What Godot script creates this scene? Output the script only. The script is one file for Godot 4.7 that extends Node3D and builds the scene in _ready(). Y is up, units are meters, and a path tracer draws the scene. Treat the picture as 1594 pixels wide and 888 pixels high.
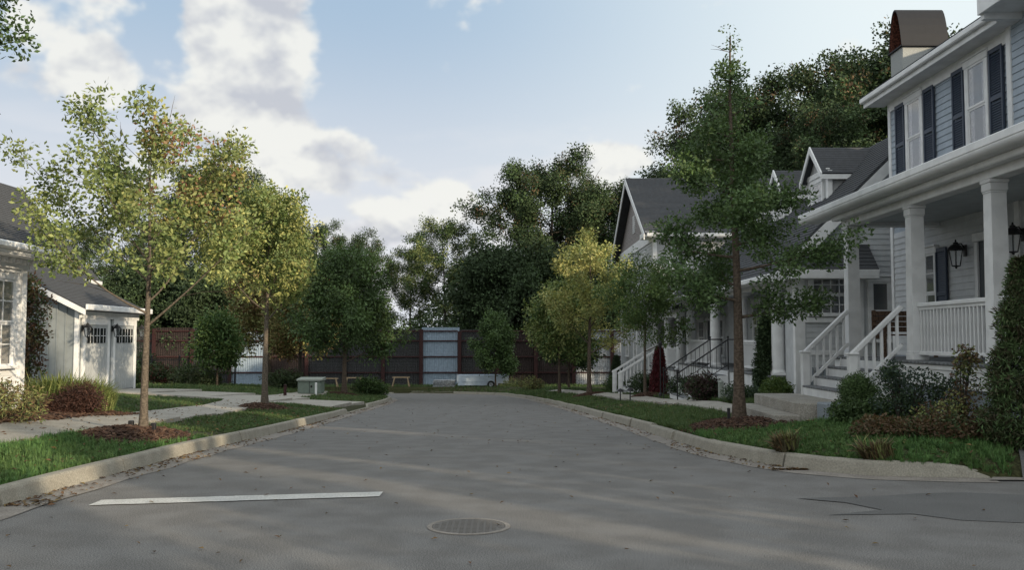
extends Node3D
# A descending residential street in late light: white porches on the right, a garage and a white house on the left, a sheet-metal barrier and tall woods at the end.
# Metres, y up, the camera looks towards -z; V(x, y, d) puts a point d metres ahead of the camera.

class MB:
	var v := PackedVector3Array()
	var n := PackedVector3Array()
	var ix := PackedInt32Array()
	func tri(a: Vector3, b: Vector3, c: Vector3) -> void:
		var m := (b - a).cross(c - a).normalized()
		var k := v.size()
		v.append(a); v.append(b); v.append(c)
		n.append(m); n.append(m); n.append(m)
		ix.append(k); ix.append(k + 2); ix.append(k + 1)
	func quad(a: Vector3, b: Vector3, c: Vector3, d: Vector3) -> void:
		var m := (c - a).cross(d - b).normalized()
		var k := v.size()
		v.append(a); v.append(b); v.append(c); v.append(d)
		for i in 4: n.append(m)
		for i in [0, 2, 1, 0, 3, 2]: ix.append(k + i)
	func smooth_quad(p: Array, m: Array) -> void:
		var k := v.size()
		for i in 4:
			v.append(p[i]); n.append(m[i])
		for i in [0, 2, 1, 0, 3, 2]: ix.append(k + i)
	# box along the axes u, w, m (right handed: u x w = m) from o, with ranges; bevel cuts the edges
	func obox(o: Vector3, u: Vector3, w: Vector3, m: Vector3, u0: float, u1: float, w0: float, w1: float, m0: float, m1: float, bevel := 0.0) -> void:
		var b := minf(bevel, minf(minf(u1 - u0, w1 - w0), m1 - m0) * 0.45)
		var ax: Array[Vector3] = [u, w, m]
		var lo: Array[float] = [u0, w0, m0]
		var hi: Array[float] = [u1, w1, m1]
		var sgn: Array[float] = [-1.0, 1.0]
		for a in 3:
			var e := (a + 1) % 3
			var f := (a + 2) % 3
			for s in sgn:
				var ca: float = hi[a] if s > 0 else lo[a]
				var p := o + ax[a] * ca
				var q: Array[Vector3] = [p + ax[e] * (lo[e] + b) + ax[f] * (lo[f] + b), p + ax[e] * (hi[e] - b) + ax[f] * (lo[f] + b), p + ax[e] * (hi[e] - b) + ax[f] * (hi[f] - b), p + ax[e] * (lo[e] + b) + ax[f] * (hi[f] - b)]
				if s > 0: quad(q[0], q[1], q[2], q[3])
				else: quad(q[3], q[2], q[1], q[0])
		if b <= 0.0: return
		for a in 3:
			var e := (a + 1) % 3
			var f := (a + 2) % 3
			for s in sgn:
				for t in sgn:
					var ce: float = hi[e] if s > 0 else lo[e]
					var cf: float = hi[f] if t > 0 else lo[f]
					var p1 := o + ax[e] * ce + ax[f] * (cf - t * b)
					var p2 := o + ax[e] * (ce - s * b) + ax[f] * cf
					var g0 := ax[a] * (lo[a] + b)
					var g1 := ax[a] * (hi[a] - b)
					if s * t > 0: quad(p1 + g0, p2 + g0, p2 + g1, p1 + g1)
					else: quad(p1 + g1, p2 + g1, p2 + g0, p1 + g0)
	func bx(x0: float, x1: float, y0: float, y1: float, d0: float, d1: float, bevel := 0.0) -> void:
		obox(Vector3.ZERO, Vector3.RIGHT, Vector3.UP, Vector3.BACK, x0, x1, y0, y1, -d1, -d0, bevel)
	func tube(p: Array, r: Array, seg := 6, cap := true) -> void:
		var side := Vector3.ZERO
		var rings := []
		for i in p.size():
			var t: Vector3 = (p[mini(i + 1, p.size() - 1)] - p[maxi(i - 1, 0)]).normalized()
			if side == Vector3.ZERO:
				side = t.cross(Vector3(0.31, 0.2, 0.93)).normalized() if absf(t.z) < 0.9 else t.cross(Vector3.UP).normalized()
			side = (side - t * side.dot(t)).normalized()
			var up := t.cross(side)
			var ring := []
			for k in seg + 1:
				var a := TAU * k / seg
				ring.append(side * cos(a) + up * sin(a))
			rings.append(ring)
		for i in p.size() - 1:
			for k in seg:
				var n0: Vector3 = rings[i][k]
				var n1: Vector3 = rings[i][k + 1]
				var n2: Vector3 = rings[i + 1][k + 1]
				var n3: Vector3 = rings[i + 1][k]
				smooth_quad([p[i] + n0 * r[i], p[i] + n1 * r[i], p[i + 1] + n2 * r[i + 1], p[i + 1] + n3 * r[i + 1]], [n0, n1, n2, n3])
		if cap:
			var e := p.size() - 1
			for k in seg:
				tri(p[e], p[e] + rings[e][k] * r[e], p[e] + rings[e][k + 1] * r[e])
				tri(p[0], p[0] + rings[0][k + 1] * r[0], p[0] + rings[0][k] * r[0])
	func lathe(c: Vector3, prof: Array, seg := 16) -> void:      # prof: [radius, height] from the bottom up
		for i in prof.size() - 1:
			var r0: float = prof[i][0]
			var r1: float = prof[i + 1][0]
			var y0: float = prof[i][1]
			var y1: float = prof[i + 1][1]
			var sl := Vector2(y1 - y0, r0 - r1).normalized()
			for k in seg:
				var a := TAU * k / seg
				var b := TAU * (k + 1) / seg
				var da := Vector3(cos(a), 0, -sin(a))
				var db := Vector3(cos(b), 0, -sin(b))
				var na := da * sl.x + Vector3.UP * sl.y
				var nb := db * sl.x + Vector3.UP * sl.y
				smooth_quad([c + da * r0 + Vector3.UP * y0, c + db * r0 + Vector3.UP * y0, c + db * r1 + Vector3.UP * y1, c + da * r1 + Vector3.UP * y1], [na, nb, nb, na])
	# overlapping courses (lap siding, shingle courses) on the face a b c d (a, b the lower edge, seen anticlockwise from outside)
	func laps(a: Vector3, b: Vector3, c: Vector3, d: Vector3, count: int, t: float) -> void:
		var m := (c - a).cross(d - b).normalized()
		for i in count:
			var f := float(i) / count
			var g := float(i + 1) / count
			var p0 := a.lerp(d, f)
			var q0 := b.lerp(c, f)
			var p1 := a.lerp(d, g) + m * 0.002
			var q1 := b.lerp(c, g) + m * 0.002
			quad(p0 + m * t, q0 + m * t, q1, p1)
			quad(p0, q0, q0 + m * t, p0 + m * t)
	# one rectangle of a wall with openings [along centre, half width, lower, upper]; o + u * along + w * height
	func holed(o: Vector3, u: Vector3, w: Vector3, a0: float, a1: float, b0: float, b1: float, holes: Array) -> void:
		var xs: Array[float] = [a0, a1]
		var ys: Array[float] = [b0, b1]
		for h in holes:
			for q in [h[0] - h[1], h[0] + h[1]]:
				if q > a0 and q < a1: xs.append(q)
			for q in [h[2], h[3]]:
				if q > b0 and q < b1: ys.append(q)
		xs.sort()
		ys.sort()
		for i in xs.size() - 1:
			for k in ys.size() - 1:
				var mx := (xs[i] + xs[i + 1]) / 2
				var my := (ys[k] + ys[k + 1]) / 2
				var open := false
				for h in holes: open = open or (absf(mx - h[0]) < h[1] and my > h[2] and my < h[3])
				if open: continue
				quad(o + u * xs[i] + w * ys[k], o + u * xs[i + 1] + w * ys[k], o + u * xs[i + 1] + w * ys[k + 1], o + u * xs[i] + w * ys[k + 1])
	# a house body with openings in the faces towards the street left (-x), right (+x) and the camera (+z); holes along depth, depth, x
	func hull(x0: float, x1: float, y0: float, y1: float, d0: float, d1: float, west := [], east := [], south := []) -> void:
		var up := Vector3.UP
		var wh := []
		for h in west: wh.append([-h[0], h[1], h[2], h[3]])
		holed(Vector3(x0, 0, 0), Vector3.BACK, up, -d1, -d0, y0, y1, wh)
		holed(Vector3(x1, 0, 0), Vector3.FORWARD, up, d0, d1, y0, y1, east)
		holed(Vector3(0, 0, -d0), Vector3.RIGHT, up, x0, x1, y0, y1, south)
		holed(Vector3(0, 0, -d1), Vector3.LEFT, up, -x1, -x0, y0, y1, [])
		quad(Vector3(x0, y1, -d0), Vector3(x1, y1, -d0), Vector3(x1, y1, -d1), Vector3(x0, y1, -d1))
	# lap boards on an upright wall from o along u, with openings
	func boards(o: Vector3, u: Vector3, m: Vector3, l: float, ht: float, count: int, t: float, holes: Array) -> void:
		for i in count:
			var y := o.y + ht * i / count
			var y2 := y + ht / count
			for q in free_spans(l, y, y2, holes):
				laps(o + u * q[0] + Vector3.UP * (y - o.y), o + u * q[1] + Vector3.UP * (y - o.y), o + u * q[1] + Vector3.UP * (y2 - o.y), o + u * q[0] + Vector3.UP * (y2 - o.y), 1, t)
	static func free_spans(l: float, y: float, y2: float, holes: Array) -> Array:
		var out := [[0.0, l]]
		for h in holes:
			if y2 < h[2] + 0.02 or y > h[3] - 0.02: continue
			var nx := []
			for q in out:
				var a: float = h[0] - h[1]
				var b: float = h[0] + h[1]
				if b <= q[0] or a >= q[1]:
					nx.append(q)
					continue
				if a > q[0] + 0.03: nx.append([q[0], a])
				if b < q[1] - 0.03: nx.append([b, q[1]])
			out = nx
		return out
	func prism(poly: Array, along: Vector3) -> void:             
		var k := poly.size()
		var face := Vector3.ZERO
		for i in range(1, k - 1): face += (poly[i] - poly[0]).cross(poly[i + 1] - poly[0])
		if face.dot(along) < 0.0:
			poly = poly.duplicate()
			poly.reverse()
		for i in k:
			var p: Vector3 = poly[i]
			var q: Vector3 = poly[(i + 1) % k]
			quad(p, q, q + along, p + along)
		for i in range(1, k - 1):
			tri(poly[0] + along, poly[i] + along, poly[i + 1] + along)
			tri(poly[0], poly[i + 1], poly[i])
	func mesh(m: Material, origin := Vector3.ZERO) -> ArrayMesh:
		var arr := []
		arr.resize(Mesh.ARRAY_MAX)
		var w := v.duplicate()
		if origin != Vector3.ZERO:
			for i in w.size(): w[i] -= origin
		arr[Mesh.ARRAY_VERTEX] = w
		arr[Mesh.ARRAY_NORMAL] = n
		arr[Mesh.ARRAY_INDEX] = ix
		var am := ArrayMesh.new()
		am.add_surface_from_arrays(Mesh.PRIMITIVE_TRIANGLES, arr)
		am.surface_set_material(0, m)
		return am

var M := {}
var used := {}
var org := {}
var rng := RandomNumberGenerator.new()

func V(x: float, y: float, d: float) -> Vector3: return Vector3(x, y, -d)

func numbered(parent: Node, called: String) -> String:
	var key := str(parent.get_instance_id()) + called
	var k: int = used.get(key, 0)
	used[key] = k + 1
	return called if k == 0 else "%s_%03d" % [called, k]

func tag(o: Node, label: String, category := "", group := "", kind := "") -> Node:
	if label: o.set_meta("label", label)
	if category: o.set_meta("category", category)
	if group: o.set_meta("group", group)
	if kind: o.set_meta("kind", kind)
	return o

func thing(called: String, label: String, category: String, at := Vector3.ZERO, group := "") -> Node3D:
	var o := Node3D.new()
	o.name = numbered(self, called)
	o.position = at
	add_child(o, true)
	org[o] = at
	tag(o, label, category, group)
	return o

func part(called: String, mb: MB, m: Material, parent: Node, kind := "") -> MeshInstance3D:
	var o := MeshInstance3D.new()
	o.name = numbered(parent, called)
	var at: Vector3 = org.get(parent, Vector3.ZERO)
	o.mesh = mb.mesh(m, at)
	org[o] = at
	parent.add_child(o, true)
	if kind: o.set_meta("kind", kind)
	return o

func solo(called: String, mb: MB, m: Material, label: String, category := "", group := "", kind := "") -> MeshInstance3D:
	var o := part(called, mb, m, self, kind)
	tag(o, label, category, group)
	return o

func copy(o: Node3D, called: String, label: String, at: Vector3, turn := 0.0, size := 1.0, group := "") -> Node3D:
	var c: Node3D = o.duplicate()
	c.name = numbered(self, called)
	add_child(c, true)
	c.position = at
	c.rotation.y = turn
	c.scale = Vector3.ONE * size
	c.set_meta("label", label)
	if group: c.set_meta("group", group)
	return c

func noise_tex(sd: int, freq: float, oct: int, a: Color, b: Color, lo := 0.3, hi := 0.7, size := 512, cell := false) -> NoiseTexture2D:
	var f := FastNoiseLite.new()
	f.seed = sd
	f.frequency = freq
	f.noise_type = FastNoiseLite.TYPE_CELLULAR if cell else FastNoiseLite.TYPE_SIMPLEX_SMOOTH
	f.fractal_octaves = oct
	var g := Gradient.new()
	g.offsets = PackedFloat32Array([lo, hi])
	g.colors = PackedColorArray([a, b])
	var t := NoiseTexture2D.new()
	t.width = size
	t.height = size
	t.seamless = true
	t.noise = f
	t.color_ramp = g
	return t

# a linear base colour, varied by fine grain (uv1) and broad patches (detail on uv2), both in world space
func mat(c: Color, rough := 0.8, fine: Texture2D = null, fs := 1.0, broad: Texture2D = null, bs := 0.2, relief := 0.0) -> StandardMaterial3D:
	var m := StandardMaterial3D.new()
	m.albedo_color = c.linear_to_srgb()
	m.roughness = rough
	m.metallic_specular = 0.4
	if fine:
		m.albedo_texture = fine
		m.uv1_triplanar = true
		m.uv1_world_triplanar = true
		m.uv1_scale = Vector3.ONE * fs
		if relief > 0.0:
			m.heightmap_enabled = true
			m.heightmap_texture = fine
			m.heightmap_scale = relief
			m.heightmap_deep_parallax = false
	if broad:
		m.detail_enabled = true
		m.detail_blend_mode = BaseMaterial3D.BLEND_MODE_MUL
		m.detail_albedo = broad
		m.detail_uv_layer = BaseMaterial3D.DETAIL_UV_2
		m.uv2_triplanar = true
		m.uv2_world_triplanar = true
		m.uv2_scale = Vector3.ONE * bs
	return m

func leaf_mat(rough := 0.55, through := 0.7) -> StandardMaterial3D:
	var m := StandardMaterial3D.new()
	m.vertex_color_use_as_albedo = true
	m.roughness = rough
	m.metallic_specular = 0.35
	m.backlight_enabled = true
	m.backlight = Color(through, through, through * 0.75)
	m.cull_mode = BaseMaterial3D.CULL_DISABLED
	return m

func interp(t: Array, x: float) -> float:
	if x <= t[0][0]: return t[0][1]
	for i in t.size() - 1:
		if x <= t[i + 1][0]:
			return lerpf(t[i][1], t[i + 1][1], (x - t[i][0]) / (t[i + 1][0] - t[i][0]))
	return t[-1][1]

func rr(a: float, b: float) -> float: return rng.randf_range(a, b)

# ------------------------------------------------------------------ the lie of the land
const KH := 0.17
var left_edge := [[-60.0, -5.2], [0.0, -5.1], [8.85, -4.82], [12.0, -4.62], [18.0, -4.65], [24.5, -4.9], [34.0, -5.35], [44.0, -5.8], [52.0, -6.4], [58.0, -7.4], [62.0, -8.8], [65.0, -11.0], [66.5, -14.0], [67.0, -20.0], [67.05, -70.0]]
var right_edge := [[-60.0, 4.2], [3.0, 4.2], [3.3, 4.6], [3.5, 7.0], [3.52, 70.0], [10.58, 70.0], [10.6, 6.9], [10.84, 5.57], [11.05, 4.27], [11.5, 3.78], [12.1, 3.42], [14.0, 3.0], [20.0, 2.9], [33.0, 2.5], [44.0, 2.0], [53.0, 1.5], [62.0, 0.6], [70.0, -0.3], [73.0, -1.6], [75.0, -4.0], [76.0, -8.0], [76.3, -14.0], [76.35, -70.0]]

func road_y(d: float) -> float:
	if d < 9.0: return 0.0
	if d < 15.0: return -0.045 * (d - 9.0) * (d - 9.0) / 12.0
	if d < 72.0: return -0.045 * (d - 12.0)
	if d < 78.0: return -2.7 - 0.045 * (d - 72.0) + 0.045 * (d - 72.0) * (d - 72.0) / 12.0
	return -2.835

func bumps(x: float, d: float) -> float:
	return 0.025 * sin(x * 1.9 + 0.7 * d) * sin(d * 1.3 - x) + 0.02 * sin(x * 0.7 + d * 0.43)

func land(x: float, d: float) -> float:        # the lots and verges; inside the kerbs, the road
	var r := road_y(d)
	var l := interp(left_edge, d)
	var g := interp(right_edge, d)
	if d > 76.35:
		return r + 0.12 + minf(0.01 * (d - 76.0), 0.15) + bumps(x, d) * minf(1.0, (d - 76.3))
	if x > l and x < g: return r
	if x <= l:
		var a := maxf(l - x - 0.15, 0.0)
		return r + KH - 0.02 + minf(0.07 * a, 0.6) + bumps(x, d) * minf(1.0, a)
	var b := maxf(x - g - 0.15, 0.0)
	var k := 1.0
	if d < 14.0 and d > 10.5:
		b = minf(b, maxf((d - 10.8) * 1.0, 0.0))
		if x > 5.3: k = smoothstep(10.62, 11.15, d)
	return r + (KH - 0.02) * k + minf(0.13 * b, 0.36) + bumps(x, d) * minf(1.0, b)

func _ready() -> void:
	# ---- camera
	var cam := Camera3D.new()
	cam.name = "camera"
	cam.position = Vector3(0, 1.6, 0)
	cam.fov = 34.05
	cam.near = 0.1
	cam.far = 3000.0
	cam.rotation_degrees = Vector3(3.31, -0.28, 0)
	add_child(cam)
	cam.current = true
	# ---- sky
	var env := Environment.new()
	env.background_mode = Environment.BG_SKY
	env.sky = Sky.new()
	var sm := PanoramaSkyMaterial.new()
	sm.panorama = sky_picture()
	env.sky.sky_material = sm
	env.background_energy_multiplier = 1.0
	env.tonemap_mode = Environment.TONE_MAPPER_LINEAR
	env.tonemap_exposure = 1.2
	env.sdfgi_enabled = true
	env.ssao_enabled = true
	env.ssil_enabled = true
	var we := WorldEnvironment.new()
	we.name = "world_environment"
	we.environment = env
	add_child(we)
	# ---- sun: low, from the right and a little behind
	var sun := DirectionalLight3D.new()
	sun.name = "sun"
	sun.light_energy = 1.3
	sun.light_color = Color(1.0, 0.92, 0.79)
	sun.light_angular_distance = 0.5
	sun.shadow_enabled = true
	add_child(sun)
	sun.look_at_from_position(sun_way() * 50.0, Vector3.ZERO)
	rng.seed = 11
	materials()
	ground()
	kerbs()
	walks()
	house_a()
	house_b()
	house_c()
	house_left()
	garage()
	house_behind_garage()
	houses_behind()
	barrier()
	street_trees()
	woods()
	shrubs()
	small_things()
	grass()

func sun_way() -> Vector3:
	var az := deg_to_rad(45.0)
	var el := deg_to_rad(13.5)
	return Vector3(cos(az) * cos(el), sin(el), sin(az) * cos(el))

# clouds: [azimuth, elevation, half width, half height, tilt, strength] in degrees
var cloud_map := [
	[-16.2, 19.0, 3.4, 5.0, 0.0, 1.0], [-15.8, 14.5, 2.8, 3.0, -20.0, 0.9], [-27.0, 19.5, 5.0, 3.2, -8.0, 0.85], [-21.5, 20.5, 3.0, 2.2, 0.0, 0.6],
	[-24.0, 15.0, 2.2, 2.0, 0.0, 0.95], [-28.5, 14.0, 3.5, 1.2, 0.0, 0.5], [-16.5, 13.0, 4.0, 2.4, 0.0, 0.8],
	[-15.2, 12.2, 3.8, 2.4, -30.0, 1.0], [-12.8, 11.0, 4.8, 1.7, -26.0, 1.0], [-9.0, 10.6, 3.4, 1.4, -22.0, 0.85], [-8.0, 8.0, 4.0, 1.2, -20.0, 0.7], [-3.5, 8.4, 2.6, 1.2, -22.0, 0.75], [-1.0, 5.2, 3.0, 1.2, -12.0, 0.7], [-17.0, 9.0, 5.0, 2.2, 0.0, 0.75], [-6.5, 9.6, 2.0, 1.1, -14.0, 0.62],
	[-14.2, 13.4, 3.4, 1.6, -38.0, 1.0], [-15.0, 11.5, 8.0, 4.0, -28.0, 0.5], [-6.0, 8.0, 9.0, 2.6, -16.0, 0.46], [-5.5, 7.0, 4.5, 1.5, -14.0, 0.72], [-2.0, 6.6, 3.0, 1.2, -10.0, 0.72], [-11.0, 6.5, 4.0, 1.4, -8.0, 0.62], [3.0, 9.2, 5.0, 1.0, 4.0, 0.5], [6.0, 10.8, 3.0, 1.2, 6.0, 0.7],
	[9.0, 12.5, 8.0, 1.0, 5.0, 0.3], [-9.0, 4.0, 9.0, 1.0, 0.0, 0.62], [12.0, 7.0, 5.0, 1.6, 0.0, 0.5], [24.0, 8.0, 8.0, 2.0, 5.0, 0.5],
]

func sky_picture() -> ImageTexture:
	var w := 3584
	var h := 1792
	var f := FastNoiseLite.new()
	f.seed = 5
	f.noise_type = FastNoiseLite.TYPE_SIMPLEX_SMOOTH
	f.frequency = 0.085
	f.fractal_octaves = 7
	f.fractal_gain = 0.56
	var wide := FastNoiseLite.new()
	wide.seed = 9
	wide.frequency = 0.022
	wide.fractal_octaves = 2
	var data := PackedFloat32Array()
	data.resize(w * h * 3)
	var low := Color(0.40, 0.41, 0.41)
	var to_sun := sun_way()
	for y in h:
		var el := 90.0 - (y + 0.5) * 180.0 / h
		if el < -2.0:
			for x in w:
				var k := (y * w + x) * 3
				data[k] = low.r; data[k + 1] = low.g; data[k + 2] = low.b
			continue
		var se := sin(deg_to_rad(el))
		var ce := cos(deg_to_rad(el))
		var rise := clampf(el / 24.0, 0.0, 1.0)
		var blue := Color(0.68, 0.71, 0.76).lerp(Color(0.37, 0.50, 0.65), smoothstep(0.25, 0.88, rise)).lerp(Color(0.30, 0.45, 0.66), smoothstep(24.0, 80.0, el))
		var near: Array = []
		for c in cloud_map:
			if absf(el - c[1]) < 12.0: near.append(c)
		for x in w:
			var az := wrapf((x + 0.5) * 360.0 / w, -180.0, 180.0)
			var ar := deg_to_rad(az)
			var dir := Vector3(sin(ar) * ce, se, -cos(ar) * ce)
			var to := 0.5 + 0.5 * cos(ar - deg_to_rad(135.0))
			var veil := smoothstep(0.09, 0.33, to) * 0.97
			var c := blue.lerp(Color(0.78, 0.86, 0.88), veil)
			var p := dir * 100.0
			p.y *= 1.5
			var nz := f.get_noise_3dv(p)
			var thin := smoothstep(-0.15, 0.35, f.get_noise_3d(p.x * 0.55 + 31.0, p.y * 1.5, p.z * 0.55)) * (1.0 - smoothstep(6.0, 15.0, el)) * 0.7
			c = c.lerp(Color(0.80, 0.79, 0.80), thin)
			var bias := 0.0
			if absf(az) < 60.0:
				for k in near:
					var da: float = az - k[0]
					var de: float = el - k[1]
					var tl := deg_to_rad(k[4])
					var a: float = (da * cos(tl) + de * sin(tl)) / k[2]
					var b: float = (de * cos(tl) - da * sin(tl)) / k[3]
					var q: float = a * a + b * b
					if q < 4.0: bias = maxf(bias, k[5] * (1.0 - smoothstep(0.15, 2.2, q)))
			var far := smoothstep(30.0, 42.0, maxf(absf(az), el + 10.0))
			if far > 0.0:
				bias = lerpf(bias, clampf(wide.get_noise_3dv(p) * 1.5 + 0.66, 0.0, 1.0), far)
			var dens := smoothstep(0.33, 0.72, bias + nz * 0.95)
			if dens > 0.0:
				var nl := f.get_noise_3dv(p + Vector3(2.2, 2.6, 1.0))
				var lit := clampf(0.66 + (nz - nl) * 1.7 + (dens - 0.8) * -0.25 + 0.02 * (el - 12.0), 0.0, 1.0)
				var cc := Color(0.53, 0.55, 0.60).lerp(Color(0.84, 0.84, 0.80), lit)
				c = c.lerp(cc, dens * 0.92)
			var k2 := (y * w + x) * 3
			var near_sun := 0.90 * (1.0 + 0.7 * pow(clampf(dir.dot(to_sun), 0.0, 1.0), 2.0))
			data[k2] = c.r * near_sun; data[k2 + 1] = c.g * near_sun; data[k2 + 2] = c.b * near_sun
	return ImageTexture.create_from_image(Image.create_from_data(w, h, false, Image.FORMAT_RGBF, data.to_byte_array()))

func materials() -> void:
	var speck := noise_tex(1, 0.09, 4, Color(0.82, 0.82, 0.82), Color(1, 1, 1), 0.25, 0.75)
	var grain := noise_tex(2, 0.17, 3, Color(0.58, 0.58, 0.58), Color(1.0, 1.0, 1.0), 0.2, 0.8, 1024)
	var patch := noise_tex(3, 0.02, 5, Color(0.92, 0.915, 0.91), Color(1, 1, 1), 0.3, 0.7)
	var soft := noise_tex(4, 0.01, 3, Color(0.955, 0.955, 0.955), Color(1, 1, 1), 0.3, 0.7)
	var soil := noise_tex(5, 0.06, 4, Color(0.55, 0.55, 0.5), Color(1, 1, 1), 0.25, 0.75)
	var rust := noise_tex(6, 0.03, 5, Color(0.45, 0.42, 0.42), Color(1, 1, 1), 0.35, 0.65)
	var streak := noise_tex(7, 0.02, 4, Color(0.7, 0.7, 0.7), Color(1, 1, 1), 0.3, 0.7)
	M.asphalt = mat(Color(0.27, 0.265, 0.26), 0.92, grain, 0.4, patch, 0.13, 0.18)
	M.asphalt_dark = mat(Color(0.195, 0.195, 0.195), 0.92, grain, 0.45, soft, 0.2, 0.4)
	M.concrete = mat(Color(0.42, 0.40, 0.36), 0.9, speck, 0.6, patch, 0.25)
	M.kerb = mat(Color(0.36, 0.34, 0.29), 0.9, speck, 0.8, patch, 0.35)
	M.gutter = mat(Color(0.30, 0.275, 0.25), 0.9, speck, 0.7, patch, 0.3)
	M.paint = mat(Color(0.60, 0.60, 0.58), 0.7, speck, 0.8, soft, 0.5)
	M.soil = mat(Color(0.07, 0.075, 0.03), 1.0, soil, 0.5, patch, 0.12)
	M.mulch = mat(Color(0.075, 0.045, 0.032), 1.0, soil, 1.5)
	M.iron = mat(Color(0.215, 0.20, 0.185), 0.75, grain, 2.0)
	M.white = mat(Color(0.78, 0.79, 0.80), 0.55, soft, 0.5)
	M.white_wood = mat(Color(0.74, 0.75, 0.76), 0.6, soft, 0.5)
	M.blue_siding = mat(Color(0.37, 0.43, 0.50), 0.6, soft, 0.6)
	M.pale_siding = mat(Color(0.56, 0.58, 0.60), 0.6, soft, 0.6)
	M.grey_siding = mat(Color(0.46, 0.47, 0.48), 0.7, soft, 0.6)
	M.shingle_wall = mat(Color(0.38, 0.35, 0.34), 0.85, streak, 0.9)
	M.ceiling = mat(Color(0.50, 0.54, 0.56), 0.6, soft, 0.5)
	M.navy = mat(Color(0.045, 0.06, 0.09), 0.5)
	M.roof = mat(Color(0.085, 0.09, 0.10), 0.95, speck, 1.2, patch, 0.4)
	M.foundation = mat(Color(0.30, 0.34, 0.38), 0.9, speck, 1.0)
	M.tread = mat(Color(0.20, 0.21, 0.22), 0.7, streak, 1.0)
	M.dark_glass = mat(Color(0.018, 0.02, 0.024), 0.06)
	M.dark_glass.metallic_specular = 0.6
	M.glass = StandardMaterial3D.new()
	M.glass.transparency = BaseMaterial3D.TRANSPARENCY_ALPHA
	M.glass.albedo_color = Color(0.8, 0.85, 0.9, 0.06)
	M.glass.roughness = 0.03
	M.curtain = mat(Color(0.42, 0.40, 0.40), 0.95, streak, 2.0)
	M.plaster = mat(Color(0.40, 0.38, 0.35), 0.95)
	M.black = mat(Color(0.02, 0.02, 0.022), 0.45)
	M.door = mat(Color(0.05, 0.06, 0.07), 0.4)
	M.copper = mat(Color(0.20, 0.075, 0.05), 0.6, rust, 1.0)
	M.cap = mat(Color(0.016, 0.017, 0.022), 0.6, soft, 1.0)
	M.stucco = mat(Color(0.42, 0.44, 0.44), 0.9, speck, 1.0)
	M.wood = mat(Color(0.17, 0.11, 0.075), 0.7, streak, 2.0)
	M.pale_wood = mat(Color(0.45, 0.34, 0.22), 0.8, streak, 2.0)
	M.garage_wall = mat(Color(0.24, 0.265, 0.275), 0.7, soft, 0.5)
	M.garage_door = mat(Color(0.42, 0.44, 0.45), 0.6, soft, 0.6)
	M.sheet = mat(Color(0.27, 0.345, 0.43), 0.55, soft, 0.5, patch, 0.3)
	M.sheet_light = mat(Color(0.52, 0.60, 0.70), 0.5, soft, 0.5)
	M.sheet_pale = mat(Color(0.50, 0.53, 0.57), 0.55, streak, 0.5, patch, 0.3)
	M.sheet_rust = mat(Color(0.055, 0.04, 0.038), 0.85, rust, 0.7, patch, 0.3)
	M.sheet_grey = mat(Color(0.075, 0.08, 0.085), 0.8, rust, 0.6, patch, 0.3)
	M.steel_red = mat(Color(0.06, 0.02, 0.02), 0.7, rust, 1.0)
	M.box_green = mat(Color(0.16, 0.20, 0.17), 0.6, soft, 1.0)
	M.box_top = mat(Color(0.32, 0.35, 0.32), 0.6, soft, 1.0)
	M.bark = mat(Color(0.17, 0.13, 0.10), 0.95, speck, 4.0, streak, 1.5)
	M.bark_pale = mat(Color(0.20, 0.165, 0.13), 0.95, speck, 5.0, streak, 2.0)
	M.bark_dark = mat(Color(0.07, 0.06, 0.05), 0.95, speck, 2.0)
	M.leaf = leaf_mat()
	M.leaf_dull = leaf_mat(0.7, 0.45)
	M.blade = leaf_mat(0.7, 0.6)
	M.litter = leaf_mat(0.85, 0.3)
	M.tyre = mat(Color(0.02, 0.02, 0.02), 0.9)

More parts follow.
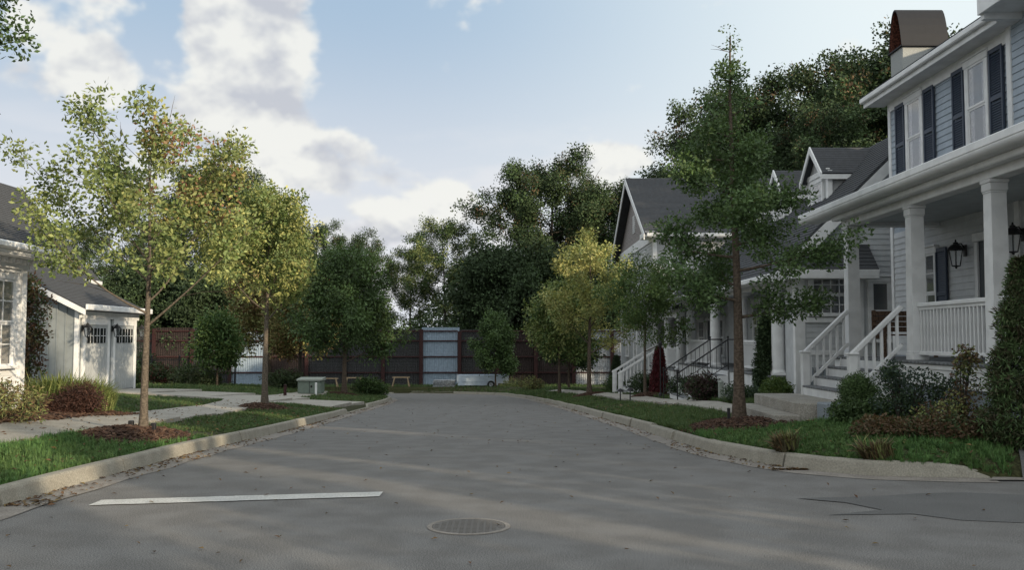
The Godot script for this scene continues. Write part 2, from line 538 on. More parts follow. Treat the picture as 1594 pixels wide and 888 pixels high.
# ------------------------------------------------------------------ ground, road, kerbs, paths
func ground() -> void:
	var ds: Array[float] = [-60.0, -30.0, -15.0, -8.0, -4.0, 0.0, 3.0, 3.3, 3.5, 3.52, 6.0, 8.0, 10.58, 10.6, 10.72, 10.84, 10.95, 11.05, 11.25, 11.5, 11.8, 12.1]
	var d := 12.5
	while d < 80.0:
		ds.append(d)
		d += 0.5
	ds.append_array([66.25, 66.75, 67.05, 72.25, 73.25, 74.25, 75.25, 75.75, 76.25, 76.3, 76.35, 76.4])
	ds.append_array([82.0, 85.0, 90.0, 100.0, 130.0, 200.0, 400.0, 900.0])
	ds.sort()
	var off: Array[float] = [0.15, 0.5, 1.0, 1.6, 2.3, 3.0, 4.0, 5.0, 6.5, 8.0, 10.0, 12.0, 15.0, 20.0, 30.0, 50.0, 90.0, 200.0, 600.0]
	var rows := []
	for e in ds:
		var l := interp(left_edge, e)
		var g := interp(right_edge, e)
		var row := []
		for i in range(off.size() - 1, -1, -1):
			row.append(V(l - off[i], land(l - off[i] - 0.001, e) - 0.015, e))
		for k in 5:
			var x := lerpf(l, g, k / 4.0)
			row.append(V(x, (road_y(e) - 0.12) if e < 76.3 else land(x, e) - 0.015, e))
		for o in off:
			row.append(V(g + o, land(g + o + 0.001, e) - 0.015, e))
		rows.append(row)
	solo("ground", sheet(rows), M.soil, "earth of the lots and verges on both sides of the street, thinly grown with grass", "", "", "structure")
	rows = []
	for e in ds:
		if e > 76.36: break
		var l := interp(left_edge, e) - 0.02
		var g := interp(right_edge, e) + 0.02
		var row := []
		for k in 13:
			row.append(V(lerpf(l, g, k / 12.0), road_y(e), e))
		rows.append(row)
	solo("road", sheet(rows), M.asphalt, "worn grey asphalt street running downhill to the metal barrier", "", "", "structure")
	# the darker repair on the right and the white bar
	var mb := MB.new()
	var out := [[2.9, 9.45], [3.7, 9.55], [4.3, 9.75], [4.75, 9.8], [5.6, 9.55], [6.8, 9.4], [9.0, 9.2], [9.0, 8.0], [5.4, 7.95], [4.0, 8.3], [3.7, 8.6], [2.9, 8.55], [3.5, 8.8], [3.3, 9.2]]
	var pl := PackedVector2Array()
	for p in out: pl.append(Vector2(p[0], p[1]))
	var t := Geometry2D.triangulate_polygon(pl)
	for i in range(0, t.size(), 3):
		var q := []
		for k in 3:
			var pp := pl[t[i + k]]
			q.append(V(pp.x, road_y(pp.y) + 0.0035, pp.y))
		if (q[1] - q[0]).cross(q[2] - q[0]).y < 0: q.reverse()
		mb.tri(q[0], q[1], q[2])
	solo("road_patch", mb, M.asphalt_dark, "darker ragged asphalt repair at the right side of the road", "", "", "structure")
	mb = MB.new()
	var n := 24
	for i in n:
		var a0 := float(i) / n
		var a1 := float(i + 1) / n
		var c0 := V(lerpf(-4.02, -1.3, a0), 0, lerpf(9.22, 9.72, a0))
		var c1 := V(lerpf(-4.02, -1.3, a1), 0, lerpf(9.22, 9.72, a1))
		var e0 := 0.0 if i > 0 else 0.06
		var y0 := road_y(-c0.z) + 0.005
		var y1 := road_y(-c1.z) + 0.005
		var w0 := 0.15 + rr(-0.008, 0.008)
		var w1 := 0.15 + rr(-0.008, 0.008)
		mb.quad(c0 + Vector3(0, y0, w0), c1 + Vector3(0, y1, w0), c1 + Vector3(0, y1, -w1), c0 + Vector3(0, y0, -w1))
	solo("stop_line", mb, M.paint, "white painted stop bar across the left lane", "", "", "structure")

func sheet(rows: Array) -> MB:
	var mb := MB.new()
	var w: int = rows[0].size()
	var nm := []
	for i in rows.size():
		var r := []
		for k in w:
			var a: Vector3 = rows[i][mini(k + 1, w - 1)] - rows[i][maxi(k - 1, 0)]
			var b: Vector3 = rows[mini(i + 1, rows.size() - 1)][k] - rows[maxi(i - 1, 0)][k]
			var m := a.cross(b).normalized()
			if m.y < 0.35: m = Vector3.UP
			r.append(m)
		nm.append(r)
	for i in rows.size() - 1:
		for k in w - 1:
			mb.smooth_quad([rows[i][k], rows[i][k + 1], rows[i + 1][k + 1], rows[i + 1][k]], [nm[i][k], nm[i][k + 1], nm[i + 1][k + 1], nm[i + 1][k]])
	return mb

func line_of(edge: Array, from: float, to: float, step := 0.5) -> Array:       # plan points [x, d]
	var out := []
	var d := from
	while d < to:
		out.append(Vector2(interp(edge, d), d))
		d += step
	out.append(Vector2(interp(edge, to), to))
	return out

func resample(p: Array, step: float) -> Array:
	var out := [p[0]]
	var left := step
	for i in p.size() - 1:
		var a: Vector2 = p[i]
		var b: Vector2 = p[i + 1]
		var l := a.distance_to(b)
		var at := left
		while at <= l:
			out.append(a.lerp(b, at / l))
			at += step
		left = at - l
	out.append(p[-1])
	return out

func kerbs() -> void:
	var left := line_of(left_edge, -6.0, 66.0, 1.0)
	left.append_array([Vector2(-14, 66.5), Vector2(-20, 67.0), Vector2(-50, 67.05)])
	var right := [Vector2(9.0, 10.62), Vector2(5.57, 10.84), Vector2(4.27, 11.05), Vector2(3.78, 11.5), Vector2(3.42, 12.1), Vector2(3.2, 13.0)]
	right = right.slice(1)
	right.append_array(line_of(right_edge, 14.0, 73.0, 1.0))
	right.append_array([Vector2(-4, 75), Vector2(-8, 76), Vector2(-14, 76.3), Vector2(-50, 76.35)])
	kerb_run("kerb", left, -1.0, "long pale concrete kerb along the left side of the street")
	kerb_run("kerb", right, 1.0, "jointed concrete kerb curving round the lawn on the right side of the street")

func kerb_run(called: String, line: Array, side: float, label: String) -> void:
	var root := thing(called, label, "", Vector3.ZERO)
	root.set_meta("kind", "structure")
	var p := resample(line, 0.25)
	var nor := []
	for i in p.size():
		var t: Vector2 = (p[mini(i + 1, p.size() - 1)] - p[maxi(i - 1, 0)]).normalized()
		nor.append(Vector2(t.y, -t.x) * side)          # away from the road
	var pan := MB.new()
	var at := 0
	while at < p.size() - 1:
		var last := mini(at + 10, p.size() - 1)
		var mb := MB.new()
		var jx := rr(-0.012, 0.012) * (2.0 if side > 0 else 1.0)
		var jy := rr(-0.008, 0.008) * (2.0 if side > 0 else 1.0)
		var prev := []
		for i in range(at, last + 1):
			var q: Vector2 = p[i]
			if i == at and at > 0: q = q.lerp(p[i + 1], 0.06)
			if i == last and last < p.size() - 1: q = q.lerp(p[i - 1], 0.06)
			var y := road_y(q.y)
			var h := KH + jy
			if side < 0 and q.y > 30.4 and q.y < 37.6:
				h = lerpf(KH, 0.035, smoothstep(0.0, 0.6, minf(q.y - 30.4, 37.6 - q.y)))
			if side > 0 and i < 4: h = [0.05, 0.13, 0.165, 0.17][i]
			var m: Vector2 = nor[i]
			var ring := []
			for s in [[-0.01, -0.06], [0.0 + jx, 0.01], [0.035 + jx, h - 0.03], [0.05 + jx, h - 0.008], [0.075 + jx, h], [0.165, h - 0.002], [0.18, h - 0.015], [0.185, -0.06]]:
				ring.append(V(q.x + m.x * s[0], y + s[1], q.y + m.y * s[0]))
			if prev:
				for k in ring.size() - 1:
					if side > 0: mb.quad(prev[k], ring[k], ring[k + 1], prev[k + 1])
					else: mb.quad(ring[k], prev[k], prev[k + 1], ring[k + 1])
			for k in range(1, ring.size() - 1):
				if i == at: mb.tri(ring[0], ring[k], ring[k + 1])
				elif i == last: mb.tri(ring[0], ring[k + 1], ring[k])
			prev = ring
		part("kerb_section", mb, M.kerb, root)
		at = last
	for i in p.size() - 1:
		var a: Vector2 = p[i]
		var b: Vector2 = p[i + 1]
		var wa: Vector2 = nor[i] * (-0.36 - 0.02 * sin(i * 0.9))
		var wb: Vector2 = nor[i + 1] * (-0.36 - 0.02 * sin((i + 1) * 0.9))
		var c := [V(a.x, road_y(a.y) + 0.008, a.y), V(b.x, road_y(b.y) + 0.008, b.y), V(b.x + wb.x, road_y(b.y + wb.y) + 0.005, b.y + wb.y), V(a.x + wa.x, road_y(a.y + wa.y) + 0.005, a.y + wa.y)]
		if side > 0: c.reverse()
		pan.quad(c[0], c[1], c[2], c[3])
	if side > 0:
		pan.quad(V(5.45, 0.008, 10.62), V(9.8, 0.008, 10.42), V(9.8, 0.008, 10.62), V(5.6, 0.008, 10.84))
	part("gutter_pan", pan, M.gutter, root)

func walk_run(root: Node, line: Array, width: float, slab: float, lift := 0.035) -> void:
	var p := resample(line, slab)
	for i in p.size() - 1:
		var a: Vector2 = p[i]
		var b: Vector2 = p[i + 1]
		if a.distance_to(b) < 0.3: continue
		var t := (b - a).normalized()
		var m := Vector2(t.y, -t.x) * width * 0.5
		a += t * 0.006
		b -= t * 0.006
		var mb := MB.new()
		var c := []
		for q in [a + m, b + m, b - m, a - m]:
			c.append(V(q.x, maxf(land(q.x, q.y), land((a.x + b.x) / 2, (a.y + b.y) / 2) - 0.06) + lift + rr(-0.004, 0.004), q.y))
		if (c[1] - c[0]).cross(c[2] - c[0]).y < 0: c.reverse()
		var dn := Vector3(0, -0.12, 0)
		mb.quad(c[0], c[1], c[2], c[3])
		for k in 4: mb.quad(c[k], c[k] + dn, c[(k + 1) % 4] + dn, c[(k + 1) % 4])
		part("slab", mb, M.concrete, root)

var left_walk := [Vector2(-7.0, -2), Vector2(-7.0, 8), Vector2(-7.05, 12), Vector2(-7.2, 18), Vector2(-7.6, 24), Vector2(-8.2, 29), Vector2(-8.7, 31.2)]
var left_walk_far := [Vector2(-9.2, 36.9), Vector2(-9.6, 42), Vector2(-10.2, 50), Vector2(-11.6, 57)]
var right_walk := [Vector2(5.2, 16.6), Vector2(5.15, 20), Vector2(4.95, 27), Vector2(4.75, 33), Vector2(4.25, 44), Vector2(3.75, 53), Vector2(2.9, 62)]

func walks() -> void:
	var a := thing("sidewalk", "pale concrete footpath of square slabs beside the left lawn", "")
	a.set_meta("kind", "structure")
	walk_run(a, left_walk, 1.3, 1.5)
	walk_run(a, left_walk_far, 1.3, 1.5)
	var b := thing("sidewalk", "narrow concrete footpath in front of the white porches on the right", "")
	b.set_meta("kind", "structure")
	walk_run(b, right_walk, 0.75, 1.5)
	# driveway on the left, slab by slab
	var c := thing("driveway", "pale concrete driveway from the street to the garage doors", "")
	c.set_meta("kind", "structure")
	for k in 2:
		walk_run(c, [Vector2(-5.75, 32.45 + 3.0 * k), Vector2(-14.6, 33.2 + 3.0 * k)], 2.98, 2.2, 0.03)
	# paved corner at the right end of the kerb
	var rows := []
	for i in 9:
		var row := []
		var d := lerpf(10.66, 12.6, i / 8.0)
		for k in 7:
			var x := lerpf(5.85 + i * 0.12, 9.5, k / 6.0)
			row.append(V(x, land(x, d) + 0.02, d))
		rows.append(row)
	solo("path", sheet(rows), M.asphalt_dark, "grey paved corner where the right kerb ends", "", "", "structure")

# ------------------------------------------------------------------ pieces of houses
const UP := Vector3.UP
# a sash window: o is the middle of the sill line, u runs along the wall, m points outwards
func window(root: Node, o: Vector3, m: Vector3, wd: float, ht: float, cols := 1, rows := 1, drape := 0.0, deep := 1.6, called := "window") -> MeshInstance3D:
	var u := UP.cross(m)
	var h := wd * 0.5
	var mb := MB.new()
	var c := 0.09
	mb.obox(o, u, UP, m, -h - c, -h, 0, ht, -0.02, 0.055, 0.006)
	mb.obox(o, u, UP, m, h, h + c, 0, ht, -0.02, 0.055, 0.006)
	mb.obox(o, u, UP, m, -h - c - 0.02, h + c + 0.02, ht, ht + 0.13, -0.02, 0.07, 0.008)
	mb.obox(o, u, UP, m, -h - c - 0.035, h + c + 0.035, ht + 0.13, ht + 0.165, -0.02, 0.10, 0.008)
	var win := part(called, mb, M.white, root)
	var sill := MB.new()
	sill.obox(o, u, UP, m, -h - c - 0.03, h + c + 0.03, -0.055, 0.0, -0.02, 0.10, 0.008)
	part("sill", sill, M.white, win)
	# the room behind the opening: floor, ceiling, walls
	var rm := MB.new()
	var fr := o - m * 0.02
	var bk := o - m * deep
	var c0 := [fr - u * h, fr + u * h, fr + u * h + UP * ht, fr - u * h + UP * ht]
	var c1 := [bk - u * h, bk + u * h, bk + u * h + UP * ht, bk - u * h + UP * ht]
	for k in 4: rm.quad(c0[k], c0[(k + 1) % 4], c1[(k + 1) % 4], c1[k])
	rm.quad(c1[0], c1[1], c1[2], c1[3])
	part("room", rm, M.plaster, win)
	for s in 2:
		var y0 := ht * 0.5 * s
		var y1 := ht * 0.5 * (s + 1)
		var z := 0.012 + 0.016 * s
		var sash := MB.new()
		var b := 0.04
		sash.obox(o, u, UP, m, -h, -h + b, y0, y1, z, z + 0.022)
		sash.obox(o, u, UP, m, h - b, h, y0, y1, z, z + 0.022)
		sash.obox(o, u, UP, m, -h + b, h - b, y0, y0 + b, z, z + 0.022)
		sash.obox(o, u, UP, m, -h + b, h - b, y1 - b, y1, z, z + 0.022)
		for i in range(1, cols):
			var x := lerpf(-h + b, h - b, float(i) / cols)
			sash.obox(o, u, UP, m, x - 0.011, x + 0.011, y0 + b, y1 - b, z + 0.002, z + 0.02)
		for k in range(1, rows):
			var y := lerpf(y0 + b, y1 - b, float(k) / rows)
			for i in cols:
				sash.obox(o, u, UP, m, lerpf(-h + b, h - b, float(i) / cols) + 0.011, lerpf(-h + b, h - b, float(i + 1) / cols) - 0.011, y - 0.011, y + 0.011, z + 0.002, z + 0.02)
		part("sash", sash, M.white, win)
		var pane := MB.new()
		pane.obox(o, u, UP, m, -h + b, h - b, y0 + b, y1 - b, z + 0.008, z + 0.012)
		part("pane", pane, M.glass, win)
	if drape > 0.0:
		for s in [-1.0, 1.0]:
			var cu := MB.new()
			var k := 14
			for i in k:
				var a: float = lerpf(h - 0.03, h - 0.03 - drape * wd * 0.5, float(i) / k) * s
				var b: float = lerpf(h - 0.03, h - 0.03 - drape * wd * 0.5, float(i + 1) / k) * s
				var za := 0.0065 + 0.0022 * sin(i * 1.9)
				var zb := 0.0065 + 0.0022 * sin((i + 1) * 1.9)
				var q := [o + u * a + UP * 0.03 + m * za, o + u * b + UP * 0.03 + m * zb, o + u * b + UP * (ht - 0.03) + m * zb, o + u * a + UP * (ht - 0.03) + m * za]
				if s > 0: q.reverse()
				cu.quad(q[0], q[1], q[2], q[3])
			part("curtain", cu, M.curtain, win)
	return win

func shutter(root: Node, o: Vector3, m: Vector3, wd: float, ht: float) -> void:      # o: middle of the lower edge on the wall
	var u := UP.cross(m)
	var h := wd * 0.5
	var mb := MB.new()
	for s in [[-h, -h + 0.05, 0.0, ht], [h - 0.05, h, 0.0, ht]]:
		mb.obox(o, u, UP, m, s[0], s[1], s[2], s[3], 0.02, 0.06, 0.005)
	for y in [0.0, ht * 0.45, ht - 0.08]:
		mb.obox(o, u, UP, m, -h + 0.05, h - 0.05, y, y + 0.08, 0.022, 0.058, 0.004)
	var sh := part("shutter", mb, M.navy, root)
	var lv := MB.new()
	for r in [[0.08, ht * 0.45], [ht * 0.45 + 0.08, ht - 0.08]]:
		var y: float = r[0]
		while y < r[1] - 0.03:
			var a := o + UP * y
			lv.quad(a + u * (-h + 0.05) + m * 0.05, a + u * (h - 0.05) + m * 0.05, a + u * (h - 0.05) + m * 0.026 + UP * 0.045, a + u * (-h + 0.05) + m * 0.026 + UP * 0.045)
			lv.quad(a + u * (-h + 0.05) + m * 0.02, a + u * (h - 0.05) + m * 0.02, a + u * (h - 0.05) + m * 0.05, a + u * (-h + 0.05) + m * 0.05)
			y += 0.045
	part("louvres", lv, M.navy, sh, "stuff")

func square_column(root: Node, x: float, d: float, y0: float, y1: float, wd: float) -> void:
	var o := V(x, 0, d)
	var h := wd * 0.5
	var mb := MB.new()
	var a := [[h, y0 + 0.16], [h * 0.9, y1 - 0.2]]
	var lo := []
	var hi := []
	for s in [[-1, 1], [1, 1], [1, -1], [-1, -1]]:
		lo.append(o + Vector3(s[0] * h, y0 + 0.15, s[1] * h))
		hi.append(o + Vector3(s[0] * h * 0.88, y1 - 0.19, s[1] * h * 0.88))
	for k in 4: mb.quad(lo[k], lo[(k + 1) % 4], hi[(k + 1) % 4], hi[k])
	var col := part("column", mb, M.white_wood, root)
	var cap := MB.new()
	cap.obox(o, Vector3.RIGHT, UP, Vector3.BACK, -h * 0.98, h * 0.98, y1 - 0.20, y1 - 0.17, -h * 0.98, h * 0.98, 0.01)
	cap.obox(o, Vector3.RIGHT, UP, Vector3.BACK, -h * 1.04, h * 1.04, y1 - 0.17, y1 - 0.06, -h * 1.04, h * 1.04, 0.008)
	cap.obox(o, Vector3.RIGHT, UP, Vector3.BACK, -h * 1.15, h * 1.15, y1 - 0.06, y1, -h * 1.15, h * 1.15, 0.012)
	part("capital", cap, M.white_wood, col)
	var bs := MB.new()
	bs.obox(o, Vector3.RIGHT, UP, Vector3.BACK, -h * 1.12, h * 1.12, y0, y0 + 0.12, -h * 1.12, h * 1.12, 0.01)
	bs.obox(o, Vector3.RIGHT, UP, Vector3.BACK, -h * 1.05, h * 1.05, y0 + 0.12, y0 + 0.155, -h * 1.05, h * 1.05, 0.01)
	part("column_base", bs, M.white_wood, col)

func round_column(root: Node, x: float, d: float, y0: float, y1: float, r: float) -> void:
	var o := V(x, 0, d)
	var mb := MB.new()
	mb.lathe(o, [[r, y0 + 0.14], [r * 1.01, lerpf(y0, y1, 0.35)], [r * 0.96, lerpf(y0, y1, 0.65)], [r * 0.85, y1 - 0.18]], 18)
	var col := part("column", mb, M.white_wood, root)
	var cap := MB.new()
	cap.lathe(o, [[r * 0.85, y1 - 0.18], [r * 0.98, y1 - 0.17], [r * 0.98, y1 - 0.14], [r * 0.87, y1 - 0.13], [r * 0.87, y1 - 0.10], [r * 1.15, y1 - 0.06]], 18)
	cap.obox(o, Vector3.RIGHT, UP, Vector3.BACK, -r * 1.2, r * 1.2, y1 - 0.06, y1, -r * 1.2, r * 1.2, 0.008)
	part("capital", cap, M.white_wood, col)
	var bs := MB.new()
	bs.obox(o, Vector3.RIGHT, UP, Vector3.BACK, -r * 1.25, r * 1.25, y0, y0 + 0.06, -r * 1.25, r * 1.25, 0.008)
	bs.lathe(o, [[r * 1.2, y0 + 0.06], [r * 1.22, y0 + 0.09], [r * 1.05, y0 + 0.14], [r, y0 + 0.14]], 18)
	part("column_base", bs, M.white_wood, col)

# a balustrade between two points of the floor
func balustrade(root: Node, a: Vector3, b: Vector3, ht: float, gap := 0.115, wd := 0.036) -> void:
	var u := (b - a)
	var l := u.length()
	u = u.normalized()
	var m := u.cross(UP)
	var mb := MB.new()
	mb.obox(a, u, UP, m, 0, l, ht - 0.07, ht, -0.055, 0.055, 0.012)
	mb.obox(a, u, UP, m, 0, l, ht - 0.12, ht - 0.07, -0.025, 0.025, 0.004)
	part("top_rail", mb, M.white_wood, root)
	mb = MB.new()
	mb.obox(a, u, UP, m, 0, l, 0.09, 0.15, -0.035, 0.035, 0.006)
	part("bottom_rail", mb, M.white_wood, root)
	var k := int(l / gap)
	var one := MB.new()
	one.obox(Vector3.ZERO, u, UP, m, -wd / 2, wd / 2, 0, ht - 0.27, -wd / 2, wd / 2)
	var me := one.mesh(M.white_wood)
	for i in k:
		var o := MeshInstance3D.new()
		o.name = numbered(root, "baluster")
		o.mesh = me
		o.position = a + u * (l * (i + 0.5) / k) + UP * 0.15 - org[root]
		root.add_child(o, true)

# boards of one wall, one part each
func siding_boards(root: Node, o: Vector3, u: Vector3, m: Vector3, l: float, ht: float, each: float, mt: Material, holes := []) -> void:
	var k := int(ht / each)
	var meshes := {}
	for i in k:
		var y := o.y + each * i
		for q in MB.free_spans(l, y, y + each, holes):
			var w: float = q[1] - q[0]
			var key := snappedf(w, 0.001)
			if not meshes.has(key):
				var mb := MB.new()
				mb.quad(m * 0.02, u * w + m * 0.02, u * w + UP * each + m * 0.003, UP * each + m * 0.003)
				mb.quad(Vector3.ZERO, u * w, u * w + m * 0.02, m * 0.02)
				mb.quad(UP * each, UP * each + m * 0.003, u * w + UP * each + m * 0.003, u * w + UP * each)
				mb.tri(Vector3.ZERO, m * 0.02, UP * each + m * 0.003)
				mb.tri(u * w, u * w + UP * each + m * 0.003, u * w + m * 0.02)
				meshes[key] = mb.mesh(mt)
			var b := MeshInstance3D.new()
			b.name = numbered(root, "siding_board")
			b.mesh = meshes[key]
			b.position = o + u * q[0] + UP * each * i - org[root]
			root.add_child(b, true)

func lantern(root: Node, o: Vector3, m: Vector3, size := 1.0) -> void:       # a bracket lantern on a wall; o on the wall at the bracket
	var c := o + m * 0.2 * size
	var mb := MB.new()
	mb.obox(o, UP.cross(m), UP, m, -0.05, 0.05, -0.12, 0.10, 0.0, 0.03, 0.006)
	mb.tube([o + m * 0.02 + UP * 0.04, o + m * 0.09 * size + UP * 0.13 * size, c + UP * 0.12 * size], [0.013, 0.013, 0.013], 6)
	mb.lathe(c, [[0.16 * size, 0.0], [0.165 * size, 0.015 * size], [0.09 * size, 0.10 * size], [0.05 * size, 0.115 * size], [0.05 * size, 0.15 * size], [0.02 * size, 0.165 * size], [0.012 * size, 0.21 * size], [0.0, 0.215 * size]], 12)
	mb.lathe(c, [[0.0, -0.375 * size], [0.025 * size, -0.36 * size], [0.02 * size, -0.34 * size], [0.08 * size, -0.325 * size], [0.085 * size, -0.31 * size], [0.0, -0.305 * size]], 12)
	for k in 6:
		var a := TAU * k / 6
		var e := Vector3(cos(a), 0, sin(a))
		mb.tube([c + e * 0.082 * size - UP * 0.32 * size, c + e * 0.145 * size], [0.009, 0.009], 4, false)
	var la := part("wall_lantern", mb, M.black, root)
	var gl := MB.new()
	gl.lathe(c, [[0.074 * size, -0.31 * size], [0.135 * size, -0.005]], 12)
	part("glass", gl, M.glass, la)

func door(root: Node, o: Vector3, m: Vector3, wd: float, ht: float, mt: Material) -> void:
	var u := UP.cross(m)
	var h := wd / 2
	var fr := MB.new()
	fr.obox(o, u, UP, m, -h - 0.11, -h, 0, ht, -0.02, 0.05, 0.006)
	fr.obox(o, u, UP, m, h, h + 0.11, 0, ht, -0.02, 0.05, 0.006)
	fr.obox(o, u, UP, m, -h - 0.14, h + 0.14, ht, ht + 0.16, -0.02, 0.07, 0.008)
	var f := part("door_frame", fr, M.white, root)
	var mb := MB.new()
	mb.obox(o, u, UP, m, -h, h, 0, ht, -0.02, 0.012)
	for r in [[0.15, 0.9], [1.05, ht - 0.15]]:
		for s in [[-h + 0.1, -0.04], [0.04, h - 0.1]]:
			mb.obox(o, u, UP, m, s[0], s[1], r[0], r[1], 0.01, 0.024, 0.01)
	var dr := part("door", mb, mt, f)
	var kn := MB.new()
	kn.lathe(o + u * (h - 0.08) + UP * 1.0 + m * 0.05, [[0.0, -0.03], [0.025, -0.015], [0.03, 0.0], [0.025, 0.015], [0.0, 0.03]], 10)
	part("door_handle", kn, M.iron, f)

# a flight of steps towards the street (-x): its top edge stands at x1, floor height y1
func flight(root: Node, x1: float, y1: float, y0: float, count: int, run: float, d0: float, d1: float) -> void:
	var rise := (y1 - y0) / count
	for i in count:
		var x := x1 - run * i
		var y := y1 - rise * i
		var mb := MB.new()
		mb.bx(x - 0.018, x + 0.002, y - rise, y - 0.04, d0 + 0.005, d1 - 0.005)
		part("riser", mb, M.white_wood, root)
		mb = MB.new()
		mb.bx(x - 0.035 - (run if i < count - 1 else 0.0) * 0.0, x + run, y - 0.04, y, d0, d1, 0.008)
		if i > 0: part("tread", mb, M.tread, root)
	for d in [d0 - 0.045, d1 + 0.005]:
		var mb := MB.new()
		var p := [Vector2(x1 + 0.0, y1 - 0.01), Vector2(x1 + 0.0, y0), Vector2(x1 - run * (count - 1) - 0.05, y0)]
		for i in range(count - 1, 0, -1):
			p.append(Vector2(x1 - run * i - 0.05, y1 - rise * i - 0.01))
			p.append(Vector2(x1 - run * (i - 1) - 0.05, y1 - rise * i - 0.01))
		var pl := PackedVector2Array(p)
		var t := Geometry2D.triangulate_polygon(pl)
		for i in range(0, t.size(), 3):
			for e in [d, d + 0.04]:
				mb.tri(V(pl[t[i]].x, pl[t[i]].y, e), V(pl[t[i + 1]].x, pl[t[i + 1]].y, e), V(pl[t[i + 2]].x, pl[t[i + 2]].y, e))
		for i in pl.size():
			var q := pl[i]
			var s := pl[(i + 1) % pl.size()]
			mb.quad(V(q.x, q.y, d), V(s.x, s.y, d), V(s.x, s.y, d + 0.04), V(q.x, q.y, d + 0.04))
		part("stringer", mb, M.white_wood, root)

func slope(root: Node, a: Vector3, b: Vector3, c: Vector3, e: Vector3, courses: int, mt: Material, called := "roof", t := 0.1) -> void:
	var mb := MB.new()
	var m := (c - a).cross(e - b).normalized()
	mb.laps(a, b, c, e, courses, 0.016)
	var dn := -m * t
	mb.quad(e + dn, c + dn, b + dn, a + dn)
	mb.quad(a + dn, b + dn, b, a)
	mb.quad(c, c + dn, e + dn, e)
	mb.quad(a, e, e + dn, a + dn)
	mb.quad(b, b + dn, c + dn, c)
	part(called, mb, mt, root)

